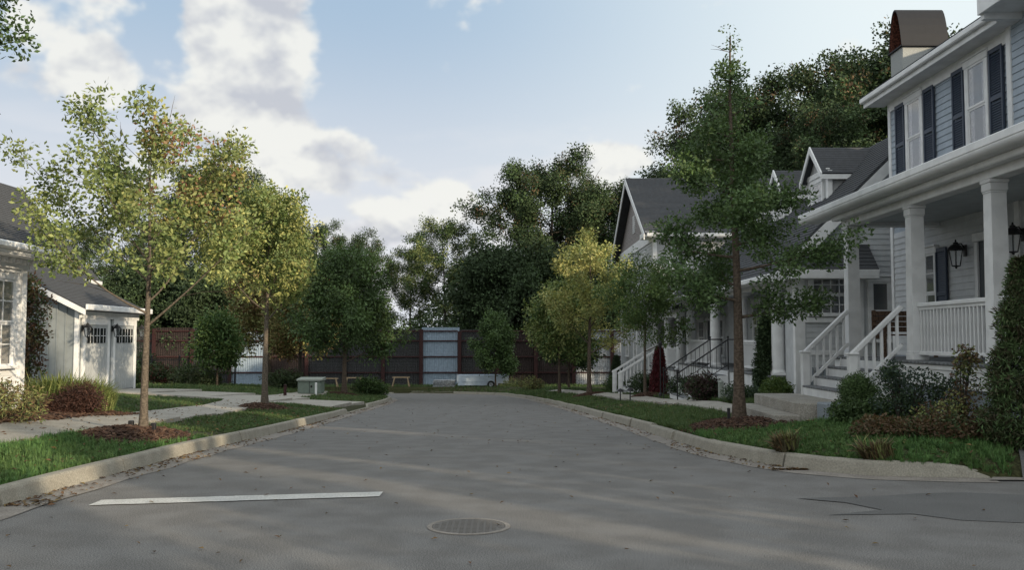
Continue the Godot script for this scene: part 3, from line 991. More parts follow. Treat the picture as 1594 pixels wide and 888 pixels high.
# ------------------------------------------------------------------ the blue house with the porch, nearest on the right
func house_a() -> void:
	var H := thing("porch_house", "blue clapboard house with dark shutters and square porch columns, nearest on the right", "house", V(8.7, 0.3, 16))
	var W := -Vector3.RIGHT
	var Z := Vector3.BACK
	var fl := 1.24
	var mb := MB.new()
	mb.hull(8.72, 16.5, 0.2, 6.98, 11.5, 20.96, [[19.2, 0.39, 1.72, 3.34], [19.6, 0.33, 5.1, 6.7], [16.95, 0.33, 5.1, 6.7]])
	part("wall", mb, M.blue_siding, H)
	siding_boards(H, V(8.72, fl, 20.88), Z, W, 5.05, 2.73, 0.13, M.pale_siding, [[20.88 - 19.2, 0.39, 1.72, 3.34]])
	siding_boards(H, V(8.72, 4.1, 20.88), Z, W, 5.05, 2.86, 0.13, M.blue_siding, [[20.88 - 19.6, 0.33, 5.1, 6.7], [20.88 - 16.95, 0.33, 5.1, 6.7]])
	siding_boards(H, V(8.72, fl, 15.69), Z, W, 4.15, 2.73, 0.13, M.pale_siding)
	siding_boards(H, V(8.64, 4.3, 15.69), Z, W, 4.15, 2.8, 0.13, M.blue_siding)
	mb = MB.new()
	mb.bx(8.64, 8.73, 4.2, 7.3, 11.5, 15.72)
	part("bay_wall", mb, M.blue_siding, H)
	for c in [[8.68, 20.87, 21.0, fl], [8.675, 15.68, 15.84, fl], [8.6, 15.66, 15.80, 4.25]]:
		mb = MB.new()
		mb.bx(c[0], 8.76, c[3], 7.0, c[1], c[2], 0.006)
		part("corner_board", mb, M.white, H)
	# upper eave
	mb = MB.new()
	mb.bx(8.66, 8.73, 6.74, 6.96, 15.85, 20.86)
	part("frieze_board", mb, M.white, H)
	mb = MB.new()
	mb.bx(8.30, 8.72, 6.96, 6.99, 15.42, 21.3)
	part("soffit", mb, M.white, H)
	mb = MB.new()
	mb.bx(8.25, 8.30, 6.93, 7.16, 15.42, 21.3, 0.006)
	mb.bx(8.16, 8.25, 7.03, 7.15, 15.42, 21.32, 0.02)
	part("gutter", mb, M.white, H)
	mb = MB.new()
	mb.bx(7.98, 8.64, 7.08, 7.11, 11.0, 15.4)
	mb.bx(7.92, 7.98, 7.05, 7.42, 11.0, 15.4, 0.006)
	mb.bx(7.985, 8.9, 6.965, 7.41, 15.3, 15.415)
	part("cornice", mb, M.white, H)
	var rp := 2.1
	slope(H, V(8.2, 7.17, 21.34), V(8.2, 7.17, 15.41), V(12.6, 7.17 + rp, 15.41), V(12.6, 7.17 + rp, 21.4), 32, M.roof)
	slope(H, V(17.1, 7.17, 11.0), V(17.1, 7.17, 21.4), V(12.6, 7.17 + rp, 21.4), V(12.6, 7.17 + rp, 11.0), 32, M.roof)
	slope(H, V(7.92, 7.43, 15.4), V(7.92, 7.43, 11.0), V(12.6, 9.7, 11.0), V(12.6, 9.7, 15.4), 32, M.roof)
	for d in [20.95, 11.55]:
		mb = MB.new()
		mb.prism([V(8.72, 6.98, d), V(16.5, 6.98, d), V(12.6, 9.15, d)], Vector3(0, 0, 0.05))
		part("gable", mb, M.blue_siding, H)
	# chimney with its barrel hood
	mb = MB.new()
	mb.bx(9.11, 10.15, 7.2, 8.36, 21.12, 21.78, 0.01)
	mb.bx(9.15, 10.0, 0.3, 7.2, 21.0, 21.7)
	var ch := part("chimney", mb, M.stucco, H)
	var arch := []
	for i in 15:
		var s := lerpf(-1, 1, i / 14.0)
		arch.append(Vector2(s * 0.37, 0.95 * (1.0 - pow(absf(s), 2.3))))
	var hood := MB.new()
	var inner := MB.new()
	for i in 14:
		var p: Vector2 = arch[i]
		var q: Vector2 = arch[i + 1]
		var A := V(9.08, 8.37 + p.y, 21.45 - p.x)
		var B := V(9.08, 8.37 + q.y, 21.45 - q.x)
		var L := Vector3(1.1, 0, 0)
		hood.quad(A, B, B + L, A + L)
		var C := V(9.085, 8.37 + p.y * 0.955, 21.45 - p.x * 0.95)
		var D := V(9.085, 8.37 + q.y * 0.955, 21.45 - q.x * 0.95)
		inner.quad(D, C, C + L * 0.985, D + L * 0.985)
		hood.quad(B, A, C, D)
		hood.tri(V(9.08, 8.37, 21.45) + L, A + L, B + L)
	hood.bx(9.06, 10.21, 8.34, 8.38, 21.05, 21.85, 0.01)
	part("chimney_hood", hood, M.cap, ch)
	part("hood_lining", inner, M.copper, ch)
	# upper windows with shutters
	for d in [19.6, 16.95]:
		window(H, V(8.7, 5.1, d), W, 0.66, 1.6, 1, 1, 0.45)
		for s in [-1, 1]: shutter(H, V(8.7, 5.06, d + s * 0.70), W, 0.46, 1.72)
	# porch floor, skirt, foundation
	mb = MB.new()
	mb.bx(6.62, 8.71, fl - 0.045, fl, 11.2, 19.1, 0.01)
	part("porch_floor", mb, M.tread, H)
	mb = MB.new()
	mb.bx(6.68, 6.72, 0.86, fl - 0.045, 11.25, 16.1)
	mb.bx(6.655, 6.69, 1.12, fl - 0.046, 11.25, 16.1, 0.006)
	part("porch_skirt", mb, M.white, H)
	mb = MB.new()
	mb.bx(6.68, 6.72, 0.86, fl - 0.045, 18.55, 19.05)
	mb.bx(6.72, 8.71, 0.4, fl - 0.045, 19.0, 19.05)
	part("porch_skirt", mb, M.white, H)
	mb = MB.new()
	mb.bx(6.74, 8.7, 0.1, fl - 0.05, 11.25, 19.0)
	part("foundation", mb, M.foundation, H)
	for d in [11.0, 13.15, 15.78, 18.72]: square_column(H, 6.94, d, fl, 3.87, 0.25)
	mb = MB.new()
	mb.bx(6.82, 7.06, 3.87, 4.12, 11.0, 18.9, 0.008)
	mb.bx(7.06, 8.7, 3.87, 4.12, 18.62, 18.9, 0.008)
	part("porch_beam", mb, M.white, H)
	mb = MB.new()
	mb.bx(7.06, 8.71, 3.95, 3.98, 11.0, 18.62)
	part("porch_ceiling", mb, M.ceiling, H)
	mb = MB.new()
	mb.bx(6.5, 6.78, 4.09, 4.12, 11.0, 20.2)
	mb.bx(6.62, 6.78, 3.99, 4.09, 11.0, 18.95, 0.02)
	part("cornice", mb, M.white, H)
	mb = MB.new()
	mb.bx(6.48, 6.54, 4.08, 4.27, 11.0, 20.25, 0.006)
	var gp := []
	for k in 9: gp.append(Vector2(6.48 - 0.11 * sin(PI * 0.5 * k / 8.0), 4.17 + 0.0 - 0.09 * cos(PI * 0.5 * k / 8.0)))
	for k in 8: mb.quad(V(gp[k].x, gp[k].y, 20.27), V(gp[k].x, gp[k].y, 11.0), V(gp[k + 1].x, gp[k + 1].y, 11.0), V(gp[k + 1].x, gp[k + 1].y, 20.27))
	mb.bx(6.36, 6.48, 4.17, 4.29, 11.0, 20.27, 0.012)
	part("porch_gutter", mb, M.white, H)
	slope(H, V(6.47, 4.31, 20.2), V(6.47, 4.31, 10.9), V(8.75, 4.95, 10.9), V(8.75, 4.95, 20.2), 16, M.roof, "porch_roof", 0.06)
	mb = MB.new()
	mb.prism([V(6.55, 4.12, 19.6), V(8.7, 4.12, 19.6), V(8.7, 4.87, 19.6), V(6.55, 4.27, 19.6)], Vector3(0, 0, 0.05))
	part("porch_gable", mb, M.white, H)
	# porch wall: window with shutters, door, lanterns
	window(H, V(8.7, 1.72, 19.2), W, 0.78, 1.62, 2, 2, 0.0)
	shutter(H, V(8.7, 1.66, 18.52), W, 0.46, 1.76)
	shutter(H, V(8.7, 1.66, 19.88), W, 0.46, 1.76)
	lantern(H, V(8.68, 3.28, 17.55), W, 0.95)
	lantern(H, V(8.68, 3.36, 15.55), W, 0.95)
	door(H, V(8.7, fl, 16.6), W, 0.95, 2.15, M.door)
	balustrade(H, V(6.94, fl, 15.65), V(6.94, fl, 13.28), 0.96)
	balustrade(H, V(6.94, fl, 13.02), V(6.94, fl, 11.15), 0.96)
	# steps with their sloping handrails
	flight(H, 6.62, fl, 0.5, 4, 0.25, 16.1, 18.5)
	for d in [16.02, 18.56]:
		mb = MB.new()
		var nx := 5.92
		mb.bx(nx - 0.075, nx + 0.075, 0.42, 1.32, d - 0.075, d + 0.075, 0.01)
		mb.bx(nx - 0.095, nx + 0.095, 1.32, 1.36, d - 0.095, d + 0.095, 0.012)
		part("newel_post", mb, M.white_wood, H)
		var a := V(nx + 0.02, 1.36, d)
		var b := V(6.78, 2.16, d)
		var u := (b - a).normalized()
		var w := Vector3.BACK.cross(u)
		mb = MB.new()
		mb.obox(a, u, w, Vector3.BACK, -0.12, a.distance_to(b), -0.045, 0.035, -0.055, 0.055, 0.012)
		part("handrail", mb, M.white_wood, H)
		mb = MB.new()
		mb.obox(a - UP * 0.66, u, w, Vector3.BACK, 0.03, a.distance_to(b), -0.03, 0.03, -0.03, 0.03, 0.005)
		part("bottom_rail", mb, M.white_wood, H)
		for k in 6:
			var f := (k + 0.6) / 6.2
			var p := a.lerp(b, f)
			mb = MB.new()
			mb.bx(p.x - 0.022, p.x + 0.022, p.y - 0.66, p.y - 0.03, d - 0.022, d + 0.022)
			part("baluster", mb, M.white_wood, H)
	# landing in front of the steps
	var L := thing("landing", "two pale concrete slabs stepping up to the wooden porch steps", "landing", V(5.4, 0.3, 17.4))
	mb = MB.new()
	mb.bx(4.98, 6.2, 0.1, 0.5, 16.0, 18.9, 0.015)
	part("slab", mb, M.concrete, L)
	mb = MB.new()
	mb.bx(4.55, 4.975, 0.0, 0.30, 15.9, 18.9, 0.015)
	part("slab", mb, M.concrete, L)
	mb = MB.new()
	mb.bx(5.25, 5.75, 0.1, 0.53, 15.35, 15.9, 0.02)
	solo("stone_block", mb, M.foundation, "low dark stone block beside the landing, half behind the clipped bushes", "block")
	# bench at the far end of the porch
	var B := thing("porch_bench", "brown wooden bench standing at the far end of the blue house's porch", "bench", V(7.8, fl, 18.4))
	for k in 4:
		mb = MB.new()
		mb.bx(7.25, 8.35, fl + 0.50 + k * 0.105, fl + 0.595 + k * 0.105, 18.52, 18.55, 0.006)
		part("back_slat", mb, M.wood, B)
	for k in 4:
		mb = MB.new()
		mb.bx(7.25, 8.35, fl + 0.42, fl + 0.45, 18.05 + k * 0.115, 18.15 + k * 0.115, 0.006)
		part("seat_slat", mb, M.wood, B)
	for x in [7.28, 8.27]:
		mb = MB.new()
		mb.bx(x, x + 0.06, fl, fl + 0.93, 18.55, 18.61)
		mb.bx(x, x + 0.06, fl, fl + 0.62, 18.04, 18.1)
		mb.bx(x, x + 0.06, fl + 0.62, fl + 0.66, 18.0, 18.56)
		mb.bx(x + 0.01, x + 0.05, fl + 0.37, fl + 0.42, 18.1, 18.55)
		part("leg_frame", mb, M.wood, B)

# ------------------------------------------------------------------ the white house with dormers and round columns
func house_b() -> void:
	var H := thing("dormer_house", "white house with three small dormers and round porch columns, second on the right", "house", V(8.7, 0.0, 30))
	var W := -Vector3.RIGHT
	var Z := Vector3.BACK
	var fl := 0.66
	var mb := MB.new()
	var west := []
	for d in [25.7, 28.0, 32.4, 34.4]: west.append([d, 0.45, fl + 0.62, fl + 2.17])
	mb.hull(8.72, 13.6, -0.6, 3.6, 23.05, 36.9, west, [], [[9.2, 0.21, 1.55, 3.0]])
	part("wall", mb, M.pale_siding, H)
	mb = MB.new()
	mb.prism([V(6.75, 3.3, 23.03), V(14.05, 3.3, 23.02), V(10.4, 6.9, 23.02)], Vector3(0, 0, -0.1))
	part("gable", mb, M.pale_siding, H)
	# lap boards on the end towards the camera
	mb = MB.new()
	mb.boards(V(7.3, 0.4, 23.0), Vector3.RIGHT, Z, 6.3, 3.0, 22, 0.018, [[0.68, 0.46, 2.2, 3.18], [1.9, 0.21, 1.55, 3.0]])
	for i in 26:
		var y := 3.4 + i * 0.135
		var x0 := 6.8 + (y - 3.3)
		mb.laps(V(x0, y, 23.0), V(20.8 - x0, y, 23.0), V(20.8 - x0 - 0.135, y + 0.135, 23.0), V(x0 + 0.135, y + 0.135, 23.0), 1, 0.018)
	part("siding", mb, M.pale_siding, H, "stuff")
	# end bay towards the camera: corner pilaster, window, panel, lattice, small pent roof
	mb = MB.new()
	mb.hull(7.12, 8.72, 0.3, 3.3, 23.05, 23.9, [], [], [[7.98, 0.46, 2.2, 3.18]])
	part("bay_wall", mb, M.pale_siding, H)
	for x in [[7.08, 7.34], [8.62, 8.8], [9.62, 9.76]]:
		mb = MB.new()
		mb.bx(x[0], x[1], 0.25, 3.25, 22.95, 23.12, 0.008)
		part("pilaster", mb, M.white, H)
	window(H, V(7.98, 2.2, 22.98), Z, 0.92, 0.98, 4, 2, 0.0, 0.88)
	for q in [[2.0, 2.13, 22.93], [1.2, 1.32, 22.96]]:
		mb = MB.new()
		mb.bx(7.34, 8.62, q[0], q[1], q[2], 23.0, 0.006)
		part("panel_trim", mb, M.white, H)
	window(H, V(9.2, 1.55, 22.98), Z, 0.42, 1.45, 1, 1, 0.0)
	mb = MB.new()
	for k in 7:
		mb.bx(7.36 + k * 0.1, 7.42 + k * 0.1, 0.1, 0.9, 22.94, 22.97)
	part("lattice", mb, M.foundation, H)
	slope(H, V(6.85, 3.28, 22.35), V(8.95, 3.28, 22.35), V(8.95, 3.95, 23.02), V(6.85, 3.95, 23.02), 7, M.roof, "pent_roof", 0.06)
	mb = MB.new()
	mb.bx(6.85, 8.95, 3.1, 3.27, 22.33, 22.38, 0.006)
	mb.bx(6.85, 8.95, 3.06, 3.1, 22.33, 23.0)
	part("pent_cornice", mb, M.white, H)
	# big roof, continuous over the porch
	slope(H, V(6.5, 3.22, 37.3), V(6.5, 3.22, 22.7), V(10.4, 7.1, 22.7), V(10.4, 7.1, 37.3), 40, M.roof)
	slope(H, V(14.3, 3.22, 22.7), V(14.3, 3.22, 37.3), V(10.4, 7.1, 37.3), V(10.4, 7.1, 22.7), 40, M.roof)
	for s in [22.68, 37.28]:
		mb = MB.new()
		mb.prism([V(6.46, 2.98, s), V(6.72, 2.98, s), V(10.4, 6.7, s), V(10.4, 7.0, s), V(6.46, 3.13, s)], Vector3(0, 0, -0.04))
		part("rake_board", mb, M.white, H)
	mb = MB.new()
	mb.prism([V(7.0, 3.5, 36.88), V(13.8, 3.5, 36.88), V(10.4, 6.85, 36.88)], Vector3(0, 0, 0.05))
	part("gable", mb, M.pale_siding, H)
	mb = MB.new()
	mb.bx(6.40, 6.5, 3.06, 3.2, 22.7, 37.3, 0.02)
	mb.bx(6.5, 6.8, 3.03, 3.06, 22.7, 37.3)
	part("gutter", mb, M.white, H)
	for d in [26.0, 29.6, 33.2]:
		dormer(H, 8.75, d, 5.15, 6.2, 1.55)
	# porch
	mb = MB.new()
	mb.bx(6.7, 8.72, fl - 0.05, fl, 23.9, 36.6, 0.01)
	part("porch_floor", mb, M.tread, H)
	mb = MB.new()
	mb.bx(6.74, 6.78, -0.5, fl - 0.05, 23.9, 36.6)
	part("porch_skirt", mb, M.white, H)
	mb = MB.new()
	mb.bx(6.88, 7.14, 2.95, 3.24, 23.2, 36.7, 0.008)
	part("porch_beam", mb, M.white, H)
	mb = MB.new()
	mb.bx(7.14, 8.72, 3.1, 3.13, 23.9, 36.7)
	part("porch_ceiling", mb, M.ceiling, H)
	for d in [24.1, 27.8, 31.4, 35.6]: round_column(H, 7.0, d, fl, 2.95, 0.175)
	for d in [25.7, 28.0, 32.4, 34.4]:
		window(H, V(8.7, fl + 0.62, d), W, 0.9, 1.55, 2, 2, 0.0)
		mb = MB.new()
		mb.bx(8.66, 8.72, fl + 0.02, fl + 0.56, d - 0.55, d + 0.55)
		mb.bx(8.64, 8.67, fl + 0.08, fl + 0.16, d - 0.5, d + 0.5)
		mb.bx(8.64, 8.67, fl + 0.42, fl + 0.5, d - 0.5, d + 0.5)
		part("wall_panel", mb, M.white, H)
	door(H, V(8.7, fl, 30.0), W, 0.95, 2.1, M.door)
	lantern(H, V(8.68, fl + 1.95, 31.1), W, 1.0)
	# hanging lantern over the porch steps
	mb = MB.new()
	mb.tube([V(7.7, 3.1, 26.4), V(7.7, 2.8, 26.4)], [0.01, 0.01], 5)
	mb.lathe(V(7.7, 2.2, 26.4), [[0.0, -0.02], [0.13, 0.0], [0.2, 0.42], [0.21, 0.44], [0.1, 0.56], [0.02, 0.62]], 10)
	part("hanging_lantern", mb, M.black, H)
	balustrade(H, V(7.0, fl, 27.6), V(7.0, fl, 24.3), 0.9)
	balustrade(H, V(7.0, fl, 35.4), V(7.0, fl, 31.6), 0.9)
	flight(H, 6.7, fl, -0.35, 6, 0.26, 28.4, 30.8)
	# black iron handrail of the steps
	for d in [28.35, 30.85]:
		var R := thing("iron_railing", "black iron handrail %s of the steps of the white dormer house" % ("on the near side" if d < 29 else "on the far side"), "railing", V(6.0, -0.3, d))
		var top := [V(5.15, 0.55, d), V(6.7, fl + 0.92, d), V(7.1, fl + 0.92, d)]
		mb = MB.new()
		mb.tube(top, [0.022, 0.022, 0.022], 6)
		part("handrail", mb, M.black, R)
		mb = MB.new()
		mb.tube([V(5.15, -0.15, d), V(6.7, fl + 0.15, d)], [0.013, 0.013], 5)
		part("bottom_rail", mb, M.black, R)
		for p in [[5.15, -0.42, 0.62], [6.7, fl, fl + 0.98]]:
			mb = MB.new()
			mb.tube([V(p[0], p[1], d), V(p[0], p[2], d)], [0.022, 0.022], 6)
			mb.lathe(V(p[0], p[2], d), [[0.0, -0.03], [0.035, 0.0], [0.03, 0.03], [0.0, 0.05]], 8)
			part("post", mb, M.black, R)
		for k in 11:
			var f := (k + 0.5) / 11.0
			mb = MB.new()
			mb.tube([V(lerpf(5.15, 6.7, f), lerpf(-0.15, fl + 0.15, f), d), V(lerpf(5.15, 6.7, f), lerpf(0.55, fl + 0.92, f), d)], [0.009, 0.009], 4, false)
			part("baluster", mb, M.black, R)

func dormer(H: Node, x: float, d: float, y0: float, y1: float, wd: float) -> void:
	var W := -Vector3.RIGHT
	var h := wd / 2
	var deep := 1.7
	var mb := MB.new()
	mb.hull(x, x + deep, y0 - 0.5, y1, d - h, d + h, [[d, wd * 0.25, y0 + 0.12, y1 - 0.24]])
	mb.prism([V(x, y1, d - h), V(x, y1 + h * 0.95, d), V(x, y1, d + h)], Vector3(deep, 0, 0))
	var D := part("dormer", mb, M.grey_siding, H)
	mb = MB.new()
	for s in [-1, 1]:
		mb.bx(x - 0.025, x + 0.1, y0, y1, d + s * h - 0.09, d + s * h + 0.09, 0.005)
	mb.bx(x - 0.06, x + 0.06, y1 - 0.06, y1 + 0.07, d - h - 0.03, d + h + 0.03, 0.01)
	part("dormer_trim", mb, M.white, D)
	# the two little slopes and white rakes
	var e := 0.16
	var rise := h * 0.95
	for s in [-1.0, 1.0]:
		var lowp := V(x - 0.2, y1 - e * 0.95 + 0.06, d - s * (h + e))
		var bk := Vector3(-0.045, 0, 0)
		var top := V(x - 0.2, y1 + rise + 0.06, d)
		var L := Vector3(deep, 0, 0)
		var rb := MB.new()
		if s > 0: rb.laps(lowp, lowp + L, top + L, top, 14, 0.007)
		else: rb.laps(lowp + L, lowp, top, top + L, 14, 0.007)
		rb.quad(lowp - UP * 0.04, top - UP * 0.04, top + L - UP * 0.04, lowp + L - UP * 0.04)
		part("dormer_roof", rb, M.roof, D)
		var rk := MB.new()
		rk.prism([lowp - UP * 0.15 + bk, lowp + UP * 0.015 + bk, top + UP * 0.015 + bk, top - UP * 0.17 + bk], Vector3(0.042, 0, 0))
		rk.bx(x - 0.2, x + 1.3, y1 - 0.26, y1 - 0.13, d - s * (h + e) - 0.02, d - s * (h + e) + 0.02)
		part("rake_board", rk, M.white, D)
	window(D, V(x - 0.003, y0 + 0.12, d), W, wd * 0.5, y1 - y0 - 0.36, 2, 1, 0.0, 1.5)

# ------------------------------------------------------------------ the gabled house farther down
func house_c() -> void:
	var H := thing("gabled_house", "grey two-storey house with a broad street gable, farthest of the right row", "house", V(7.0, -1.0, 48))
	var W := -Vector3.RIGHT
	var Z := Vector3.BACK
	var mb := MB.new()
	var west := []
	for d in [47.5, 50.9, 54.3]: west.append_array([[d, 0.45, 4.2, 5.8], [d, 0.45, 0.6, 2.3]])
	var south := [[8.2, 0.4, 4.45, 5.5], [11.0, 0.4, 4.45, 5.5]]
	mb.hull(7.02, 17.0, -1.6, 6.85, 44.52, 57.3, west, [], south)
	part("wall", mb, M.grey_siding, H)
	mb = MB.new()
	var sh := []
	for q in south: sh.append([q[0] - 7.02, q[1], q[2], q[3]])
	mb.boards(V(7.02, -0.8, 44.5), Vector3.RIGHT, Z, 9.98, 7.6, 46, 0.02, sh)
	sh = []
	for q in west: sh.append([57.3 - q[0], q[1], q[2], q[3]])
	mb.boards(V(7.0, -0.8, 57.3), Z, W, 12.78, 7.6, 46, 0.02, sh)
	part("siding", mb, M.grey_siding, H, "stuff")
	mb = MB.new()
	mb.prism([V(7.0, 6.8, 57.3), V(7.0, 6.8, 44.52), V(7.0, 10.1, 50.9)], Vector3(-0.03, 0, 0))
	part("gable", mb, M.shingle_wall, H)
	for s in [[43.9, 1.0], [57.9, -1.0]]:
		var a := V(6.5, 6.62, s[0])
		var t := V(6.5, 10.45, 50.9)
		var L := Vector3(10.6, 0, 0)
		if s[1] > 0: slope(H, a, a + L, t + L, t, 46, M.roof)
		else: slope(H, a + L, a, t, t + L, 46, M.roof)
		mb = MB.new()
		var p := [a - UP * 0.32, a - UP * 0.05, t - UP * 0.05, t - UP * 0.36]
		if s[1] < 0: p.reverse()
		mb.prism(p, Vector3(-0.05, 0, 0))
		part("rake_board", mb, M.white, H)
	mb = MB.new()
	mb.bx(6.6, 17.0, 6.45, 6.62, 43.88, 44.0, 0.02)
	mb.bx(6.7, 17.0, 6.42, 6.46, 43.95, 44.5)
	part("gutter", mb, M.white, H)
	mb = MB.new()
	mb.bx(6.5, 7.0, 6.45, 6.7, 44.0, 45.6, 0.01)
	mb.bx(6.93, 7.0, 6.3, 6.8, 44.5, 57.3)
	part("gable_trim", mb, M.white, H)
	for c in [44.5, 57.25]:
		mb = MB.new()
		mb.bx(6.97, 7.16, -0.8, 6.5, c - 0.05, c + 0.12, 0.006)
		part("corner_board", mb, M.white, H)
	window(H, V(8.2, 4.45, 44.48), Z, 0.8, 1.05, 2, 1, 0.0)
	window(H, V(11.0, 4.45, 44.48), Z, 0.8, 1.05, 2, 1, 0.0)
	for d in [47.5, 50.9, 54.3]:
		window(H, V(6.98, 4.2, d), W, 0.9, 1.6, 2, 2, 0.0)
		window(H, V(6.98, 0.6, d), W, 0.9, 1.7, 2, 2, 0.0)
	for k in 9:
		mb = MB.new()
		mb.bx(6.92, 6.97, 7.4 + k * 0.11, 7.46 + k * 0.11, 50.5, 51.3)
		part("vent_slat", mb, M.white, H)
	# one-storey wing with the porch, towards the camera
	var fl := 0.35
	mb = MB.new()
	mb.hull(8.9, 16.0, -1.4, 3.0, 37.5, 44.5, [[38.8, 0.55, fl + 0.55, fl + 2.05], [42.6, 0.55, fl + 0.55, fl + 2.05]])
	part("wing_wall", mb, M.pale_siding, H)
	slope(H, V(6.6, 2.85, 44.5), V(6.6, 2.85, 37.32), V(12.4, 5.7, 37.32), V(12.4, 5.7, 44.5), 40, M.roof, "wing_roof")
	slope(H, V(18.2, 2.85, 37.32), V(18.2, 2.85, 44.5), V(12.4, 5.7, 44.5), V(12.4, 5.7, 37.32), 40, M.roof, "wing_roof")
	mb = MB.new()
	mb.prism([V(8.9, 2.95, 37.5), V(16.0, 2.95, 37.5), V(12.4, 5.6, 37.5)], Vector3(0, 0, 0.04))
	part("wing_gable", mb, M.pale_siding, H)
	mb = MB.new()
	mb.bx(6.86, 7.12, 2.5, 2.82, 37.4, 44.5, 0.008)
	mb.bx(6.5, 6.6, 2.7, 2.83, 37.3, 44.5, 0.02)
	part("porch_beam", mb, M.white, H)
	mb = MB.new()
	mb.bx(6.7, 8.9, fl - 0.05, fl, 37.4, 44.5, 0.01)
	part("porch_floor", mb, M.tread, H)
	mb = MB.new()
	mb.bx(6.74, 8.9, -1.2, fl - 0.05, 37.45, 44.5)
	part("porch_skirt", mb, M.white, H)
	for d in [37.7, 40.7, 44.0]: round_column(H, 7.0, d, fl, 2.5, 0.18)
	for d in [38.8, 42.6]:
		window(H, V(8.88, fl + 0.55, d), W, 1.1, 1.5, 2, 2, 0.0)
	door(H, V(8.88, fl, 40.8), W, 0.95, 2.05, M.door)
	balustrade(H, V(7.0, fl, 40.5), V(7.0, fl, 37.9), 0.9)
	flight(H, 6.7, fl, -0.9, 7, 0.27, 41.2, 43.4)
	for d in [41.15, 43.45]:
		mb = MB.new()
		var a := V(4.95, 0.1, d)
		var b := V(6.85, 1.27, d)
		var u := (b - a).normalized()
		var w := Vector3.BACK.cross(u)
		mb.obox(a, u, w, Vector3.BACK, -0.1, a.distance_to(b), -0.05, 0.05, -0.055, 0.055, 0.01)
		part("handrail", mb, M.white_wood, H)
		mb = MB.new()
		mb.bx(4.88, 5.04, -0.95, 0.15, d - 0.08, d + 0.08, 0.01)
		part("newel_post", mb, M.white_wood, H)
		for k in 11:
			var p := a.lerp(b, (k + 0.7) / 11.5)
			mb = MB.new()
			mb.bx(p.x - 0.02, p.x + 0.02, p.y - 0.75, p.y, d - 0.02, d + 0.02)
			part("baluster", mb, M.white_wood, H)

# ------------------------------------------------------------------ the sunlit white house at the left edge
func house_left() -> void:
	var H := thing("white_house", "sunlit white cottage with a low shingled roof at the left edge", "house", V(-9.3, 0.3, 15))
	var E := Vector3.RIGHT
	var mb := MB.new()
	var east := []
	for d in [17.15, 15.6, 13.4]: east.append([d, 0.37, 1.1, 2.7])
	mb.hull(-15.0, -9.32, 0.0, 3.2, 9.0, 17.95, [], east)
	part("wall", mb, M.white, H)
	mb = MB.new()
	var eh := []
	for q in east: eh.append([q[0] - 9.0, q[1], q[2], q[3]])
	mb.boards(V(-9.32, 0.55, 9.0), Vector3.FORWARD, E, 8.9, 2.45, 20, 0.018, eh)
	part("siding", mb, M.white, H, "stuff")
	mb = MB.new()
	mb.bx(-15.0, -9.28, -0.1, 0.55, 8.95, 17.98)
	part("foundation", mb, M.white, H)
	for x in [[-9.36, -9.26, 17.82, 18.0]]:
		mb = MB.new()
		mb.bx(x[0], x[1], 0.5, 3.05, x[2], x[3], 0.006)
		part("corner_board", mb, M.white, H)
	window(H, V(-9.3, 1.1, 17.15), E, 0.74, 1.6, 2, 2, 0.0)
	window(H, V(-9.3, 1.1, 15.6), E, 0.74, 1.6, 2, 2, 0.0)
	window(H, V(-9.3, 1.1, 13.4), E, 0.74, 1.6, 2, 2, 0.0)
	mb = MB.new()
	mb.bx(-9.3, -9.22, 2.92, 3.1, 9.0, 18.0)
	part("frieze_board", mb, M.white, H)
	for k in 36:
		mb = MB.new()
		mb.bx(-9.22, -9.08, 3.0, 3.09, 9.1 + k * 0.25, 9.2 + k * 0.25)
		part("dentil", mb, M.white, H)
	mb = MB.new()
	mb.bx(-9.3, -8.75, 3.1, 3.14, 8.8, 18.4)
	mb.bx(-8.79, -8.72, 3.12, 3.3, 8.8, 18.4, 0.01)
	mb.bx(-8.74, -8.62, 3.18, 3.31, 8.8, 18.4, 0.03)
	mb.bx(-15.0, -8.75, 3.12, 3.3, 18.34, 18.4)
	part("cornice", mb, M.white, H)
	slope(H, V(-8.68, 3.33, 8.7), V(-8.68, 3.33, 18.42), V(-12.4, 5.0, 18.42), V(-12.4, 5.0, 8.7), 26, M.roof)
	mb = MB.new()
	mb.prism([V(-15.0, 3.1, 17.96), V(-9.0, 3.1, 17.96), V(-12.4, 4.9, 17.96)], Vector3(0, 0, 0.04))
	part("gable", mb, M.white, H)

func house_behind_garage() -> void:
	var H := thing("main_house", "large house with a steep dark shingled roof behind the garage", "house", V(-24, -0.2, 38))
	var mb := MB.new()
	mb.bx(-27.6, -20.8, -0.4, 4.4, 30.0, 46.0)
	part("wall", mb, M.grey_siding, H)
	slope(H, V(-20.2, 4.45, 29.5), V(-20.2, 4.45, 46.3), V(-24.2, 9.05, 46.3), V(-24.2, 9.05, 29.5), 44, M.roof)
	slope(H, V(-28.2, 4.45, 46.3), V(-28.2, 4.45, 29.5), V(-24.2, 9.05, 29.5), V(-24.2, 9.05, 46.3), 44, M.roof)
	mb = MB.new()
	mb.bx(-20.24, -20.1, 4.26, 4.44, 29.5, 46.3, 0.02)
	mb.bx(-20.8, -20.24, 4.24, 4.28, 29.5, 46.3)
	part("gutter", mb, M.white, H)
	for d in [30.0, 46.0]:
		mb = MB.new()
		mb.prism([V(-27.6, 4.35, d), V(-20.8, 4.35, d), V(-24.2, 8.9, d)], Vector3(0, 0, 0.05))
		part("gable", mb, M.grey_siding, H)

